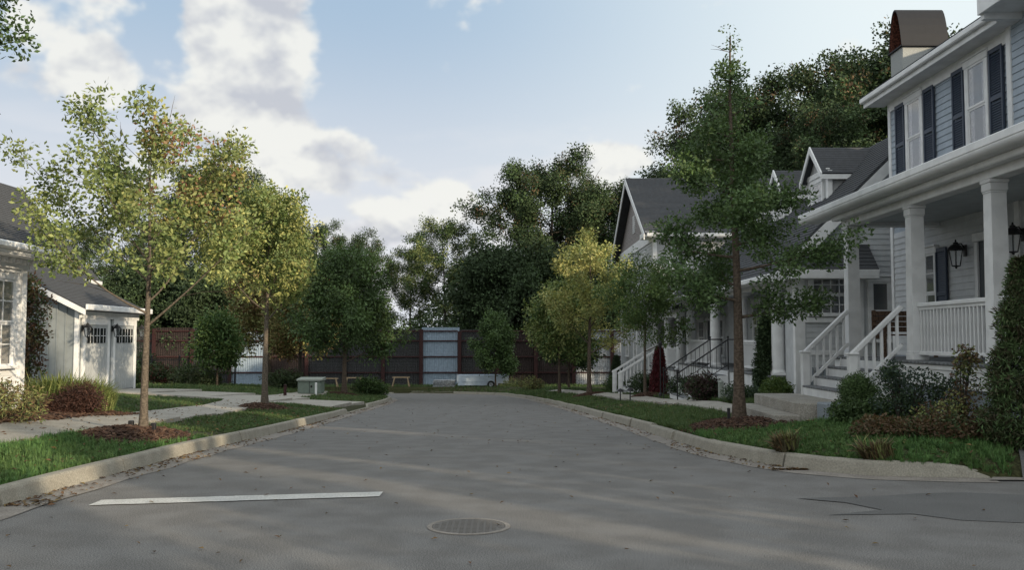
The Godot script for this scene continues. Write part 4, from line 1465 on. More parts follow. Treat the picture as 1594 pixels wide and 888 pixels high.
func garage() -> void:
	var G := thing("garage", "pale grey board-and-batten garage with two white doors beside the driveway", "garage", V(-14.7, -0.2, 35))
	var E := Vector3.RIGHT
	var y0 := -0.35
	var ye := 2.75
	var mb := MB.new()
	mb.bx(-21.0, -14.72, y0, ye, 32.0, 37.1)
	mb.prism([V(-21.0, ye, 37.1), V(-14.72, ye, 37.1), V(-17.86, ye + 1.55, 37.1)], Vector3(0, 0, 5.1))
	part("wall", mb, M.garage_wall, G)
	for k in 21:
		var x := -14.8 - k * 0.3
		mb = MB.new()
		var top := ye + (1.55 / 3.14) * minf(-14.72 - x, x + 21.0)
		mb.bx(x - 0.025, x + 0.025, y0, top, 31.97, 32.0)
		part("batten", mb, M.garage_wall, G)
	mb = MB.new()
	mb.bx(-14.80, -14.66, y0, ye, 31.96, 32.1, 0.006)
	part("corner_board", mb, M.white, G)
	for s in [1.0, -1.0]:
		var xa: float = -17.86 + s * 3.6
		var rise: float = 1.55 / 3.14 * 3.6
		var a: Vector3 = V(xa, ye + 1.55 - rise + 0.1, 31.6)
		var b: Vector3 = V(xa, ye + 1.55 - rise + 0.1, 37.4)
		var c := V(-17.86, ye + 1.68, 37.4)
		var e := V(-17.86, ye + 1.68, 31.6)
		if s > 0: slope(G, a, b, c, e, 28, M.roof)
		else: slope(G, b, a, e, c, 28, M.roof)
		mb = MB.new()
		var p := [a - UP * 0.22, a - UP * 0.03, e - UP * 0.03, e - UP * 0.24]
		if s < 0: p.reverse()
		mb.prism(p, Vector3(0, 0, 0.04))
		part("rake_board", mb, M.white, G)
	mb = MB.new()
	mb.bx(-14.28, -14.2, 2.58, 2.78, 31.6, 37.4, 0.02)
	mb.bx(-14.72, -14.26, 2.60, 2.63, 31.7, 37.3)
	part("gutter", mb, M.white, G)
	mb = MB.new()
	mb.bx(-14.70, -14.62, 2.32, 2.6, 32.1, 37.1)
	part("frieze_board", mb, M.white, G)
	for d in [33.4, 35.85]:
		mb = MB.new()
		mb.bx(-14.74, -14.67, y0, 2.1, d - 0.9, d + 0.9)
		for k in 9:
			mb.bx(-14.67, -14.655, y0 + 0.05, 1.32, d - 0.88 + k * 0.196, d - 0.70 + k * 0.196, 0.004)
		var D := part("garage_door", mb, M.garage_door, G)
		for t in [[d - 1.08, d - 0.9, y0, 2.32], [d + 0.9, d + 1.08, y0, 2.32], [d - 0.9, d + 0.9, 2.1, 2.32]]:
			mb = MB.new()
			mb.bx(-14.72, -14.635, t[2], t[3], t[0], t[1], 0.006)
			part("door_trim", mb, M.white, G)
		for k in 3:
			mb = MB.new()
			var w: float = d - 0.72 + k * 0.52
			mb.bx(-14.67, -14.65, 1.45, 1.98, w, w + 0.4)
			part("pane", mb, M.dark_glass, D)
			mb = MB.new()
			mb.bx(-14.652, -14.64, 1.45, 1.98, w + 0.19, w + 0.21)
			mb.bx(-14.652, -14.64, 1.70, 1.72, w, w + 0.4)
			part("muntin", mb, M.white, D)
	for d in [32.2, 34.62, 36.95]: lantern(G, V(-14.64, 1.98, d), E, 0.95)

func houses_behind() -> void:
	# the corner house across the side street, behind the camera on the right: set back so the low sun clears it
	var H := thing("corner_house", "pale gabled house across the side street, behind the camera on the right", "house", V(25, 0, -8))
	var mb := MB.new()
	mb.hull(20.0, 31.0, 0.0, 4.2, -15.0, -3.0, [[-5.5, 0.45, 1.2, 2.8], [-9.0, 0.45, 1.2, 2.8], [-12.5, 0.45, 1.2, 2.8]])
	mb.prism([V(20.0, 4.2, -3.0), V(31.0, 4.2, -3.0), V(25.5, 7.6, -3.0)], Vector3(0, 0, 12.0))
	part("wall", mb, M.pale_siding, H)
	slope(H, V(19.5, 3.95, -2.5), V(19.5, 3.95, -15.5), V(25.5, 7.7, -15.5), V(25.5, 7.7, -2.5), 40, M.roof)
	slope(H, V(31.5, 3.95, -15.5), V(31.5, 3.95, -2.5), V(25.5, 7.7, -2.5), V(25.5, 7.7, -15.5), 40, M.roof)
	for d in [-5.5, -9.0, -12.5]: window(H, V(19.98, 1.2, d), -Vector3.RIGHT, 0.9, 1.6, 2, 2, 0.0)
	door(H, V(25.5, 0.0, -2.98), Vector3.FORWARD, 0.95, 2.1, M.door)

# ------------------------------------------------------------------ plants
var clump_cache := {}

# a spray of folded leaves; length, width, radius of the spray, number, droop
func clump(length: float, width: float, radius: float, count: int, sd: int, mt: Material, flat := 0.0) -> ArrayMesh:
	var key := "%s %s %s %s %s %s" % [length, width, radius, count, sd, mt.get_instance_id()]
	if clump_cache.has(key): return clump_cache[key]
	var g := RandomNumberGenerator.new()
	g.seed = sd
	var mb := MB.new()
	for i in count:
		var p := Vector3(g.randfn(), g.randfn(), g.randfn()).normalized() * radius * pow(g.randf(), 0.45)
		p.y *= 1.0 - flat
		var ax := (p.normalized() * 0.8 + Vector3(g.randfn(), g.randfn() - 0.35, g.randfn()) * 0.6).normalized()
		var up := (Vector3(g.randfn(), g.randfn() + 1.0, g.randfn())).normalized()
		var sd2 := ax.cross(up).normalized()
		var nn := sd2.cross(ax)
		var l := length * g.randf_range(0.7, 1.2)
		var w := width * g.randf_range(0.75, 1.2) * 0.5
		var mid := p + ax * l * 0.5 - nn * w * 0.4
		mb.tri(p, mid + sd2 * w + nn * w * 0.5, p + ax * l)
		mb.tri(p, p + ax * l, mid - sd2 * w + nn * w * 0.5)
	clump_cache[key] = mb.mesh(mt)
	return clump_cache[key]

func spread(called: String, root: Node, me: Mesh, places: Array, colors: PackedColorArray, kind := "stuff") -> MultiMeshInstance3D:
	var mm := MultiMesh.new()
	mm.transform_format = MultiMesh.TRANSFORM_3D
	mm.use_colors = true
	mm.mesh = me
	mm.instance_count = places.size()
	for i in places.size():
		mm.set_instance_transform(i, places[i])
		mm.set_instance_color(i, colors[i])
	var o := MultiMeshInstance3D.new()
	o.name = numbered(root, called)
	o.multimesh = mm
	root.add_child(o, true)
	if kind: o.set_meta("kind", kind)
	return o

func any_basis(s: float, upright := 0.0) -> Basis:
	var b := Basis(UP, rr(0, TAU))
	if upright < 1.0:
		b = Basis(Vector3(rr(-1, 1), 0, rr(-1, 1)).normalized(), rr(-1, 1) * 1.6 * (1.0 - upright)) * b
	return b.scaled(Vector3.ONE * s)

func mix(pal: Array, jitter := 0.25) -> Color:
	var a: Color = pal[rng.randi() % pal.size()]
	var b: Color = pal[rng.randi() % pal.size()]
	var c := a.lerp(b, rng.randf())
	var f := 1.0 + rr(-jitter, jitter)
	return Color(c.r * f, c.g * f, c.b * f)

# o: H height, r trunk radius, base crown base, prof [[fraction of crown, radius]...], limbs, subs, per, me (clump), spread, up, pal or col(position, height fraction), bark, lean, size
func tree(root: Node3D, o: Dictionary) -> void:
	rng.seed = o.seed
	var H: float = o.H
	var base: float = o.base
	var r: float = o.r
	var lean: Vector3 = o.get("lean", Vector3.ZERO)
	var up: float = o.get("up", 0.6)
	var top: float = H * o.get("leader", 0.9)
	var bend := []
	var tp := []
	var tr := []
	var ph := rr(0, TAU)
	for i in 13:
		var f := i / 12.0
		tp.append(Vector3(sin(f * 4.0 + ph) * 0.012 * H * f, f * top, cos(f * 3.1 + ph) * 0.012 * H * f) + lean * f * f)
		tr.append(r * (1.0 - 0.88 * pow(f, 0.8)) + (r * 0.45 * pow(1.0 - f * 12.0, 2.0) if i < 1 else 0.0))
	tp[0].y = -0.15
	var trunk := MB.new()
	trunk.tube(tp, tr, 10)
	part_local("trunk", trunk, o.bark, root)
	var br := MB.new()
	var places := []
	var cols := PackedColorArray()
	var n: int = o.limbs
	var size: float = o.get("size", 1.0)
	var jit: float = o.get("spread", 0.25)
	var cut: float = o.get("cut", 0.0)
	var widest := 0.0
	for q in o.prof: widest = maxf(widest, q[1])
	for i in n:
		var f := (i + 0.5) / n
		var hs := lerpf(base, top * 0.97, pow(f, 0.85))
		var az := i * 2.39996 + rr(-0.4, 0.4)
		var dir := Vector3(cos(az), 0, sin(az))
		var ht := hs
		var R := 0.0
		for k in 3:
			R = interp(o.prof, clampf((ht - base) / (H - base), 0, 1))
			ht = minf(hs + up * R, H * 0.99)
		R *= rr(0.72, 1.06)
		var s := at_line(tp, hs / top * 12.0)
		var e := s + dir * R + UP * (ht - hs) * rr(0.7, 1.1)
		var c := s.lerp(e, 0.5) + dir * R * 0.08 + UP * (ht - hs) * rr(-0.28, 0.05)
		var lp := []
		var lr := []
		var r0: float = minf(at_num(tr, hs / top * 12.0) * 0.5, r * 0.3)
		for k in 7:
			var t := k / 6.0
			lp.append(s.lerp(c, t).lerp(c.lerp(e, t), t))
			lr.append(lerpf(r0, r * 0.03, pow(t, 0.8)))
		br.tube(lp, lr, 6, false)
		var subs: int = maxi(2, int(round(o.subs * clampf(R / (0.62 * widest), 0.25, 1.4))))
		for j in subs:
			var t := lerpf(0.22, 1.0, (j + rng.randf()) / subs)
			var a := at_line(lp, t * 6.0)
			var fw: Vector3 = (e - s).normalized()
			var q := (fw * 0.7 + Vector3(rr(-1, 1), rr(-0.45, 0.85), rr(-1, 1))).normalized()
			var l := (0.22 + R * rr(0.2, 0.42)) * (1.15 - 0.4 * t)
			var b := a + q * l
			br.tube([a, a.lerp(b, 0.5) + UP * l * 0.04, b], [r * 0.07, r * 0.045, r * 0.015], 4, false)
			if rng.randf() < cut + (0.4 if R < 0.34 * widest else 0.0): continue
			var per: int = o.per
			var tint := 1.0 + rr(-0.18, 0.18)
			for k in per:
				var p := a.lerp(b, rr(0.15, 1.1)) + Vector3(rr(-1, 1), rr(-0.8, 0.8), rr(-1, 1)) * jit
				places.append(Transform3D(any_basis(rr(0.7, 1.15) * size), p))
				var cc: Color = o.col.call(p, p.y / H) if o.has("col") else mix(o.pal)
				cols.append(Color(cc.r * tint, cc.g * tint, cc.b * tint))
	for k in int(o.per * 1.5):
		var p := at_line(tp, rr(9.5, 12.0)) + Vector3(rr(-1, 1), rr(-0.4, 1.0) + 0.3, rr(-1, 1)) * jit
		places.append(Transform3D(any_basis(rr(0.7, 1.1) * size), p))
		cols.append(o.col.call(p, p.y / H) if o.has("col") else mix(o.pal))
	part_local("branches", br, o.bark, root)
	spread("foliage", root, o.me, places, cols)

func part_local(called: String, mb: MB, m: Material, root: Node) -> MeshInstance3D:
	var o := MeshInstance3D.new()
	o.name = numbered(root, called)
	o.mesh = mb.mesh(m)
	root.add_child(o, true)
	return o

func at_line(p: Array, t: float) -> Vector3:
	var i := clampi(int(t), 0, p.size() - 2)
	return p[i].lerp(p[i + 1], clampf(t - i, 0, 1))

func at_num(p: Array, t: float) -> float:
	var i := clampi(int(t), 0, p.size() - 2)
	return lerpf(p[i], p[i + 1], clampf(t - i, 0, 1))

const G1 := Color(0.085, 0.140, 0.050)
const G2 := Color(0.115, 0.165, 0.050)
const G3 := Color(0.056, 0.090, 0.038)
const G4 := Color(0.034, 0.055, 0.026)
const OLIVE := Color(0.25, 0.28, 0.105)
const YEL := Color(0.41, 0.41, 0.15)
const ORG := Color(0.28, 0.19, 0.08)
const RED := Color(0.28, 0.14, 0.10)
const PALE := Color(0.21, 0.27, 0.11)
const BRN := Color(0.12, 0.075, 0.04)

func street_trees() -> void:
	var near := clump(0.085, 0.048, 0.20, 20, 3, M.leaf)
	var mid := clump(0.11, 0.06, 0.26, 20, 4, M.leaf)
	var g := "young street trees on the left verge"
	# big-leaved young oak, left foreground
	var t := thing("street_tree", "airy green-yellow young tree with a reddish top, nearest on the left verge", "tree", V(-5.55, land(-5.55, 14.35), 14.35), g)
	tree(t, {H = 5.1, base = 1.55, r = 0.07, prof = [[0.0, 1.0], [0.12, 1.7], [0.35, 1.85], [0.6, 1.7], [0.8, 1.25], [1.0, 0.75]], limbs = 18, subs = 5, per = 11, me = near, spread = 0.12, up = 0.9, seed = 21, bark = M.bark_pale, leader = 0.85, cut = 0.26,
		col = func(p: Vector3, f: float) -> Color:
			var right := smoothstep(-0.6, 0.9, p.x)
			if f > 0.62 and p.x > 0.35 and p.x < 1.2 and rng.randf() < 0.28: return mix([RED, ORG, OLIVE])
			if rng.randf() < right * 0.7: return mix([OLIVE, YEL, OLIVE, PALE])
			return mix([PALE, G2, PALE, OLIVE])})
	t = thing("street_tree", "yellowing young tree with a slim bare trunk, second on the left verge", "tree", V(-6.9, land(-6.9, 26.7), 26.7), g)
	tree(t, {H = 6.5, base = 2.3, r = 0.10, prof = [[0.0, 0.8], [0.2, 1.55], [0.5, 1.6], [0.8, 0.95], [1.0, 0.35]], limbs = 16, subs = 6, per = 9, me = mid, spread = 0.24, up = 0.9, seed = 22, bark = M.bark_pale, leader = 0.9, cut = 0.06,
		col = func(p: Vector3, f: float) -> Color:
			if rng.randf() < 0.4: return mix([PALE, G2])
			return mix([OLIVE, YEL, OLIVE, G2, G2, YEL])})
	t = thing("street_tree", "broad dark green street tree with low branches, third on the left verge", "tree", V(-8.7, land(-8.7, 50), 50.0), g)
	tree(t, {H = 8.2, base = 1.5, r = 0.15, prof = [[0.0, 2.0], [0.2, 3.1], [0.45, 2.9], [0.75, 1.9], [1.0, 0.5]], limbs = 22, subs = 8, per = 11, me = clump(0.2, 0.1, 0.42, 15, 5, M.leaf), spread = 0.4, up = 0.55, seed = 23, bark = M.bark, pal = [G1, G3, G3, G1]})
	t = thing("street_tree", "small bright green tree before the barrier, left of the blue panels", "tree", V(-16.4, land(-16.4, 53), 53.0))
	tree(t, {H = 4.2, base = 0.6, r = 0.07, prof = [[0.0, 0.7], [0.4, 1.25], [0.8, 0.9], [1.0, 0.4]], limbs = 13, subs = 6, per = 8, me = clump(0.2, 0.1, 0.42, 15, 5, M.leaf), spread = 0.3, up = 0.9, seed = 24, bark = M.bark, pal = [G1, G2, Color(0.06, 0.12, 0.04)]})
	# right verge
	g = "street trees on the right verge"
	t = thing("street_tree", "tall dark green young tree before the porches, nearest of the right row", "tree", V(4.2, land(4.2, 17.0), 17.0), g)
	tree(t, {H = 7.5, base = 1.75, r = 0.115, prof = [[0.0, 1.35], [0.12, 1.6], [0.32, 1.5], [0.45, 1.1], [0.57, 0.65], [0.68, 0.32], [0.88, 0.2], [1.0, 0.28]], limbs = 23, subs = 7, per = 12, me = near, spread = 0.15, up = 0.18, seed = 31, bark = M.bark, leader = 0.96, cut = 0.05, pal = [G1, G1, Color(0.08, 0.135, 0.06), Color(0.10, 0.15, 0.065)]})
	t = thing("street_tree", "street tree with a bright yellow top rising over a green skirt, in the right row", "tree", V(3.85, land(3.85, 44.0), 44.0), g)
	tree(t, {H = 8.3, base = 1.7, r = 0.12, prof = [[0.0, 1.8], [0.2, 2.4], [0.45, 2.2], [0.68, 1.7], [0.85, 0.7], [1.0, 0.2]], limbs = 17, subs = 6, per = 9, me = clump(0.15, 0.08, 0.32, 20, 6, M.leaf), spread = 0.24, up = 0.75, seed = 32, bark = M.bark, cut = 0.1,
		col = func(p: Vector3, f: float) -> Color:
			return mix([YEL, OLIVE, PALE, Color(0.40, 0.38, 0.15)])})
	t = thing("street_tree", "green young tree with a thin trunk before the dormer house's far porch", "tree", V(5.15, land(5.15, 35.0), 35.0), g)
	tree(t, {H = 5.3, base = 1.5, r = 0.07, prof = [[0.0, 0.9], [0.3, 1.6], [0.6, 1.35], [1.0, 0.4]], limbs = 15, subs = 7, per = 6, me = mid, spread = 0.26, up = 0.8, seed = 33, bark = M.bark, pal = [G1, G2, G1]})
	t = thing("street_tree", "rounded green young tree left of the yellow-topped tree, in the right row", "tree", V(3.0, land(3.0, 54.0), 54.0), g)
	tree(t, {H = 6.6, base = 1.6, r = 0.1, prof = [[0.0, 1.2], [0.3, 2.0], [0.6, 1.7], [1.0, 0.5]], limbs = 17, subs = 7, per = 9, me = clump(0.2, 0.1, 0.42, 15, 5, M.leaf), spread = 0.36, up = 0.7, seed = 34, bark = M.bark, pal = [G1, G2, OLIVE]})
	t = thing("street_tree", "small slender tree at the bend of the road before the barrier", "tree", V(-1.0, land(-1.0, 79.0), 79.0))
	tree(t, {H = 6.5, base = 0.8, r = 0.09, prof = [[0.0, 1.1], [0.3, 1.9], [0.6, 1.5], [1.0, 0.4]], limbs = 15, subs = 7, per = 9, me = clump(0.24, 0.12, 0.5, 15, 7, M.leaf), spread = 0.36, up = 0.8, seed = 35, bark = M.bark, pal = [G3, G1, G1]})
	t = thing("street_tree", "dark low-branched tree between the rounded tree and the road's bend", "tree", V(4.2, land(4.2, 64.0), 64.0))
	tree(t, {H = 5.6, base = 1.2, r = 0.09, prof = [[0.0, 1.2], [0.3, 1.8], [0.6, 1.5], [1.0, 0.5]], limbs = 15, subs = 7, per = 9, me = clump(0.24, 0.12, 0.5, 15, 7, M.leaf), spread = 0.36, up = 0.7, seed = 36, bark = M.bark, pal = [G3, G4, G1]})
	# the tree whose outer boughs enter at the top left corner
	t = thing("yard_tree", "dark tree whose outer boughs reach in at the top left corner", "tree", V(-8.62, land(-8.62, 11.3), 11.3))
	tree(t, {H = 8.4, base = 3.2, r = 0.16, prof = [[0.0, 1.4], [0.25, 2.15], [0.6, 2.2], [0.85, 1.6], [1.0, 0.8]], limbs = 22, subs = 9, per = 13, me = near, spread = 0.2, up = 0.5, seed = 41, bark = M.bark_dark, pal = [G3, G1, Color(0.05, 0.09, 0.05)]})
	# trees of the side street, behind the camera on the right: their gaps let streaks of sun onto the road
	var proto: Node3D = null
	for p in [[9.5, -5.8, 1.0, 0.55, 0.0, "second from the camera's road"], [10.5, -3.2, 1.0, 0.55, 1.3, "nearest the camera"], [11.5, 0.7, 1.05, 0.55, 2.2, "nearest the blue house"], [12.5, -2.6, 0.95, 0.32, 4.0, "slimmest of its row"], [17.6, 1.3, 0.95, 1.0, 5.0, "farthest along its row"]]:
		var at := V(p[0], 0.1, p[1])
		var lb := "young leafy tree along the side street behind the camera, %s" % p[5]
		var tr: Node3D
		if proto == null:
			proto = thing("side_street_tree", lb, "tree", at, "young trees along the side street behind the camera")
			tree(proto, {H = 6.3, base = 1.1, r = 0.11, prof = [[0.0, 1.3], [0.3, 1.9], [0.7, 1.7], [1.0, 0.7]], limbs = 18, subs = 7, per = 9, me = mid, spread = 0.22, up = 0.6, seed = 51, bark = M.bark, cut = 0.04, pal = [G1, G2, G3]})
			tr = proto
		else:
			tr = copy(proto, "side_street_tree", lb, at, p[4])
		tr.scale = Vector3(p[3], p[2], p[3])

func woods() -> void:
	var far := clump(0.27, 0.16, 0.75, 30, 8, M.leaf_dull)
	var fine := clump(0.22, 0.12, 0.55, 26, 9, M.leaf_dull)
	var warm := func(p: Vector3, f: float) -> Color:
		if rng.randf() < 0.12: return mix([BRN, G3, G4])
		return mix([G3, G4, G3, G1 if rng.randf() < 0.25 else G4])
	var protos := {}
	rng.seed = 60
	# kinds: oak broad and dark; airy open crown; pine-like tall; low dense
	var kinds := {
		oak = {H = 24.0, base = 8.0, r = 0.42, prof = [[0.0, 4.5], [0.25, 7.2], [0.6, 7.6], [0.85, 5.4], [1.0, 2.2]], limbs = 27, subs = 6, per = 15, me = far, spread = 0.68, up = 0.4, seed = 61, bark = M.bark_dark, cut = 0.1, col = warm},
		airy = {H = 18.0, base = 6.0, r = 0.24, prof = [[0.0, 2.4], [0.3, 4.2], [0.65, 4.4], [0.9, 2.6], [1.0, 1.2]], limbs = 20, subs = 5, per = 10, me = fine, spread = 0.5, up = 0.6, seed = 62, bark = M.bark_dark, cut = 0.12, pal = [G3, OLIVE, G3, G1]},
		tall = {H = 21.0, base = 6.0, r = 0.34, prof = [[0.0, 3.2], [0.3, 5.2], [0.65, 4.9], [0.88, 3.2], [1.0, 1.4]], limbs = 25, subs = 6, per = 12, me = fine, spread = 0.52, up = 0.5, seed = 63, bark = M.bark_dark, cut = 0.16, col = warm},
		low = {H = 10.0, base = 1.0, r = 0.2, prof = [[0.0, 3.4], [0.3, 4.6], [0.7, 3.9], [1.0, 1.6]], limbs = 24, subs = 8, per = 9, me = far, spread = 0.8, up = 0.4, seed = 64, bark = M.bark_dark, pal = [G4, G3, G4]},
		autumn = {H = 9.5, base = 2.0, r = 0.16, prof = [[0.0, 1.8], [0.3, 3.0], [0.7, 2.5], [1.0, 1.0]], limbs = 20, subs = 7, per = 8, me = fine, spread = 0.5, up = 0.6, seed = 65, bark = M.bark_dark, pal = [ORG, OLIVE, BRN, OLIVE]},
	}
	var list := [
		["oak", 4.6, 101.0, 1.03, 0.3, "broad dark oak-like tree towering behind the barrier, highest in the middle of the view"],
		["oak", 12.5, 104.0, 0.93, 2.1, "dark broad tree behind the barrier, touching the gable of the farthest right house"],
		["low", 0.4, 93.0, 1.35, 0.0, "dense dark tree behind the barrier, below the towering oak's left side"],
		["low", 7.2, 94.0, 1.25, 1.0, "dense dark tree behind the barrier, behind the yellow-topped street tree"],
		["airy", -7.0, 104.0, 1.02, 0.6, "open-crowned tree with sky showing through, behind the blue barrier panel"],
		["airy", -11.2, 108.0, 0.88, 2.9, "thin open-crowned tree left of the blue panel, smaller than its neighbour"],
		["airy", -3.2, 112.0, 0.84, 4.0, "thin tree in the gap between the open-crowned tree and the dark oak"],
		["tall", -16.5, 103.0, 0.80, 0.4, "green tree behind the broad left street tree, at its right shoulder"],
		["tall", -20.6, 100.0, 0.84, 1.7, "green tree behind the broad left street tree, at its left shoulder"],
		["tall", -25.5, 99.0, 0.9, 3.0, "dark tree behind the barrier, seen past the yellowing street tree"],
		["oak", -31.0, 100.0, 0.98, 4.1, "tall dark tree whose round top shows between the two yellow-leaved left trees"],
		["tall", -37.0, 97.0, 0.85, 5.0, "dark tree behind the barrier above the garage's far end"],
		["tall", -43.0, 95.0, 0.8, 0.9, "dark tree behind the garage roof, farther left of the barrier"],
		["oak", -51.0, 96.0, 0.7, 1.9, "dark tree behind the white cottage's roof"],
		["low", -28.0, 90.5, 1.1, 0.5, "dense dark tree low behind the barrier's left part"],
		["low", -34.0, 91.0, 1.15, 2.0, "dense dark tree behind the barrier beside the garage"],
		["low", -40.0, 88.0, 1.0, 3.5, "dense dark tree behind the garage"],
		["low", -21.5, 92.0, 0.9, 4.4, "dense dark tree low behind the blue panels"],
		["low", -14.5, 95.0, 0.75, 5.2, "low dense tree behind the barrier, right of the broad left street tree"],
		["autumn", -15.8, 62.0, 1.0, 0.0, "orange autumn tree catching the sun behind the yellowing left street tree"],
		["autumn", -12.6, 57.0, 0.85, 2.4, "brown-orange tree half hidden behind the two left street trees"],
		["tall", 14.2, 62.0, 0.98, 0.2, "tall sparse tree rising behind the grey gabled house"],
		["tall", 17.6, 64.0, 1.10, 1.4, "tall sparse tree behind the dark green street tree's top"],
		["oak", 22.6, 60.0, 0.92, 2.2, "big bushy tree behind the dormers of the second house"],
		["oak", 27.0, 62.0, 1.02, 3.6, "big bushy tree just left of the blue house's chimney"],
		["tall", 18.5, 54.0, 0.86, 4.6, "bushy tree between the gabled house and the dormer house"],
		["tall", 22.0, 17.0, 0.95, 5.4, "tall unseen tree added behind the blue house to shade the broad left street tree"],  # added out of view; its shadow keeps the third left tree unlit
		["low", 15.0, -0.6, 1.45, 0.3, "unseen columnar tree added to shade the garage, behind the camera on the right"],  # added sun blocker for the garage wall, never in view
		["tall", 27.0, 30.0, 0.9, 1.0, "tall unseen tree added behind the dormer house to shade the gabled house"],  # added out of view, holds sun off the gabled house's near wall
		["oak", 31.5, 31.0, 0.78, 0.9, "large unseen tree added far from the street to shade the left blue barrier panel"],  # added out of view, throws shade on the barrier's left end
		["oak", 35.0, 59.0, 0.8, 2.0, "broad hidden tree added far back to shade the pale barrier panels"],  # added behind the houses so the barrier's right end stays in shade
		["oak", 31.0, 45.0, 0.85, 2.7, "large tree far back behind the dormer house"],
		["oak", 19.0, 100.0, 0.95, 1.1, "dark tree behind the grey gabled house, beyond the barrier"],
	]
	for q in list:
		var at := V(q[1], minf(land(q[1], q[2]), road_y(q[2]) + 0.5), q[2])
		if not protos.has(q[0]):
			var t := thing("%s_tree" % {oak = "oak", airy = "open_crowned", tall = "tall", low = "bushy", autumn = "autumn"}[q[0]], q[5], "tree", at, "trees of the wood beyond the street")
			tree(t, kinds[q[0]])
			t.rotation.y = q[4]
			t.scale = Vector3.ONE * q[3]
			protos[q[0]] = t
		else:
			var cp := copy(protos[q[0]], String(protos[q[0]].name), q[5], at, q[4], q[3], "trees of the wood beyond the street")
			if q[2] < 1.0: cp.scale = Vector3(0.34, 1.5, 0.34)  # the added garage blocker is squeezed slim so neighbouring trees keep their sun
	# the wood far behind, which reads as one dark mass
	var pl := []
	var cl := PackedColorArray()
	rng.seed = 77
	for i in 5200:
		var x := rr(-75, 75)
		var d := rr(112, 150)
		if absf(x + 7.0) < 9.0: d = rr(135, 150)
		var y := -2.6 + 11.0 * pow(rng.randf(), 0.9) * (0.65 + 0.35 * sin(x * 0.31 + 1.0) * sin(x * 0.13))
		pl.append(Transform3D(any_basis(rr(1.2, 2.2)), V(x, y, d)))
		cl.append(mix([G4, G3, G4]))
	var bulk := spread("distant_wood", self, far, pl, cl)
	tag(bulk, "dark mass of the wood far behind the barrier", "", "", "stuff")

func blob_plant(called: String, label: String, category: String, at: Vector3, blobs: Array, count: int, me: Mesh, pal: Array, stems := 0, size := 1.0, group := "", upright := 0.0) -> Node3D:
	var t := thing(called, label, category, at, group)
	fill_plant(t, blobs, count, me, pal, stems, size, upright)
	return t

# blobs: [centre, half widths]
func fill_plant(t: Node3D, blobs: Array, count: int, me: Mesh, pal: Array, stems: int, size: float, upright: float) -> void:
	var pl := []
	var cl := PackedColorArray()
	var st := MB.new()
	var hi := 0.0
	for b in blobs: hi = maxf(hi, b[0].y)
	for i in maxi(stems, 3):
		var b: Array = blobs[i % blobs.size()]
		var e: Vector3 = b[0] + Vector3(rr(-0.6, 0.6) * b[1].x, rr(0.0, 0.7) * b[1].y, rr(-0.6, 0.6) * b[1].z)
		var s := Vector3(b[0].x * 0.5 + rr(-0.1, 0.1) * b[1].x, -0.05, b[0].z * 0.5 + rr(-0.1, 0.1) * b[1].z)
		st.tube([s, s.lerp(e, 0.5) + Vector3(rr(-1, 1), 0, rr(-1, 1)) * 0.05 * b[1].x, e], [0.016, 0.011, 0.004], 5, false)
	part_local("stem", st, M.bark_dark, t)
	for i in count:
		var b: Array = blobs[i % blobs.size()]
		var v := Vector3(rng.randfn(), rng.randfn(), rng.randfn()).normalized() * pow(rng.randf(), 0.3)
		var p: Vector3 = b[0] + v * b[1]
		if p.y < 0.02: p.y = 0.02 + rr(0, 0.05)
		pl.append(Transform3D(any_basis(rr(0.75, 1.15) * size, upright), p))
		cl.append(mix(pal))
	spread("foliage", t, me, pl, cl)

func cone_plant(called: String, label: String, at: Vector3, ht: float, rad: float, count: int, me: Mesh, pal: Array, size := 1.0) -> Node3D:
	var t := thing(called, label, "conifer", at)
	var st := MB.new()
	st.tube([Vector3(0, -0.1, 0), Vector3(0, ht * 0.9, 0)], [rad * 0.12, 0.008], 6)
	part_local("trunk", st, M.bark_dark, t)
	var pl := []
	var cl := PackedColorArray()
	for i in count:
		var f := pow(rng.randf(), 1.15)
		var r := rad * pow(1.0 - f, 0.7) * (0.72 + 0.28 * minf(1.0, f * 7.0)) * sqrt(rr(0.35, 1.0)) * (1.0 + 0.1 * sin(f * 20.0))
		var a := rr(0, TAU)
		pl.append(Transform3D(any_basis(rr(0.8, 1.15) * size, 0.75), Vector3(cos(a) * r, 0.04 + f * ht * 0.98, sin(a) * r)))
		cl.append(mix(pal))
	spread("foliage", t, me, pl, cl)
	return t

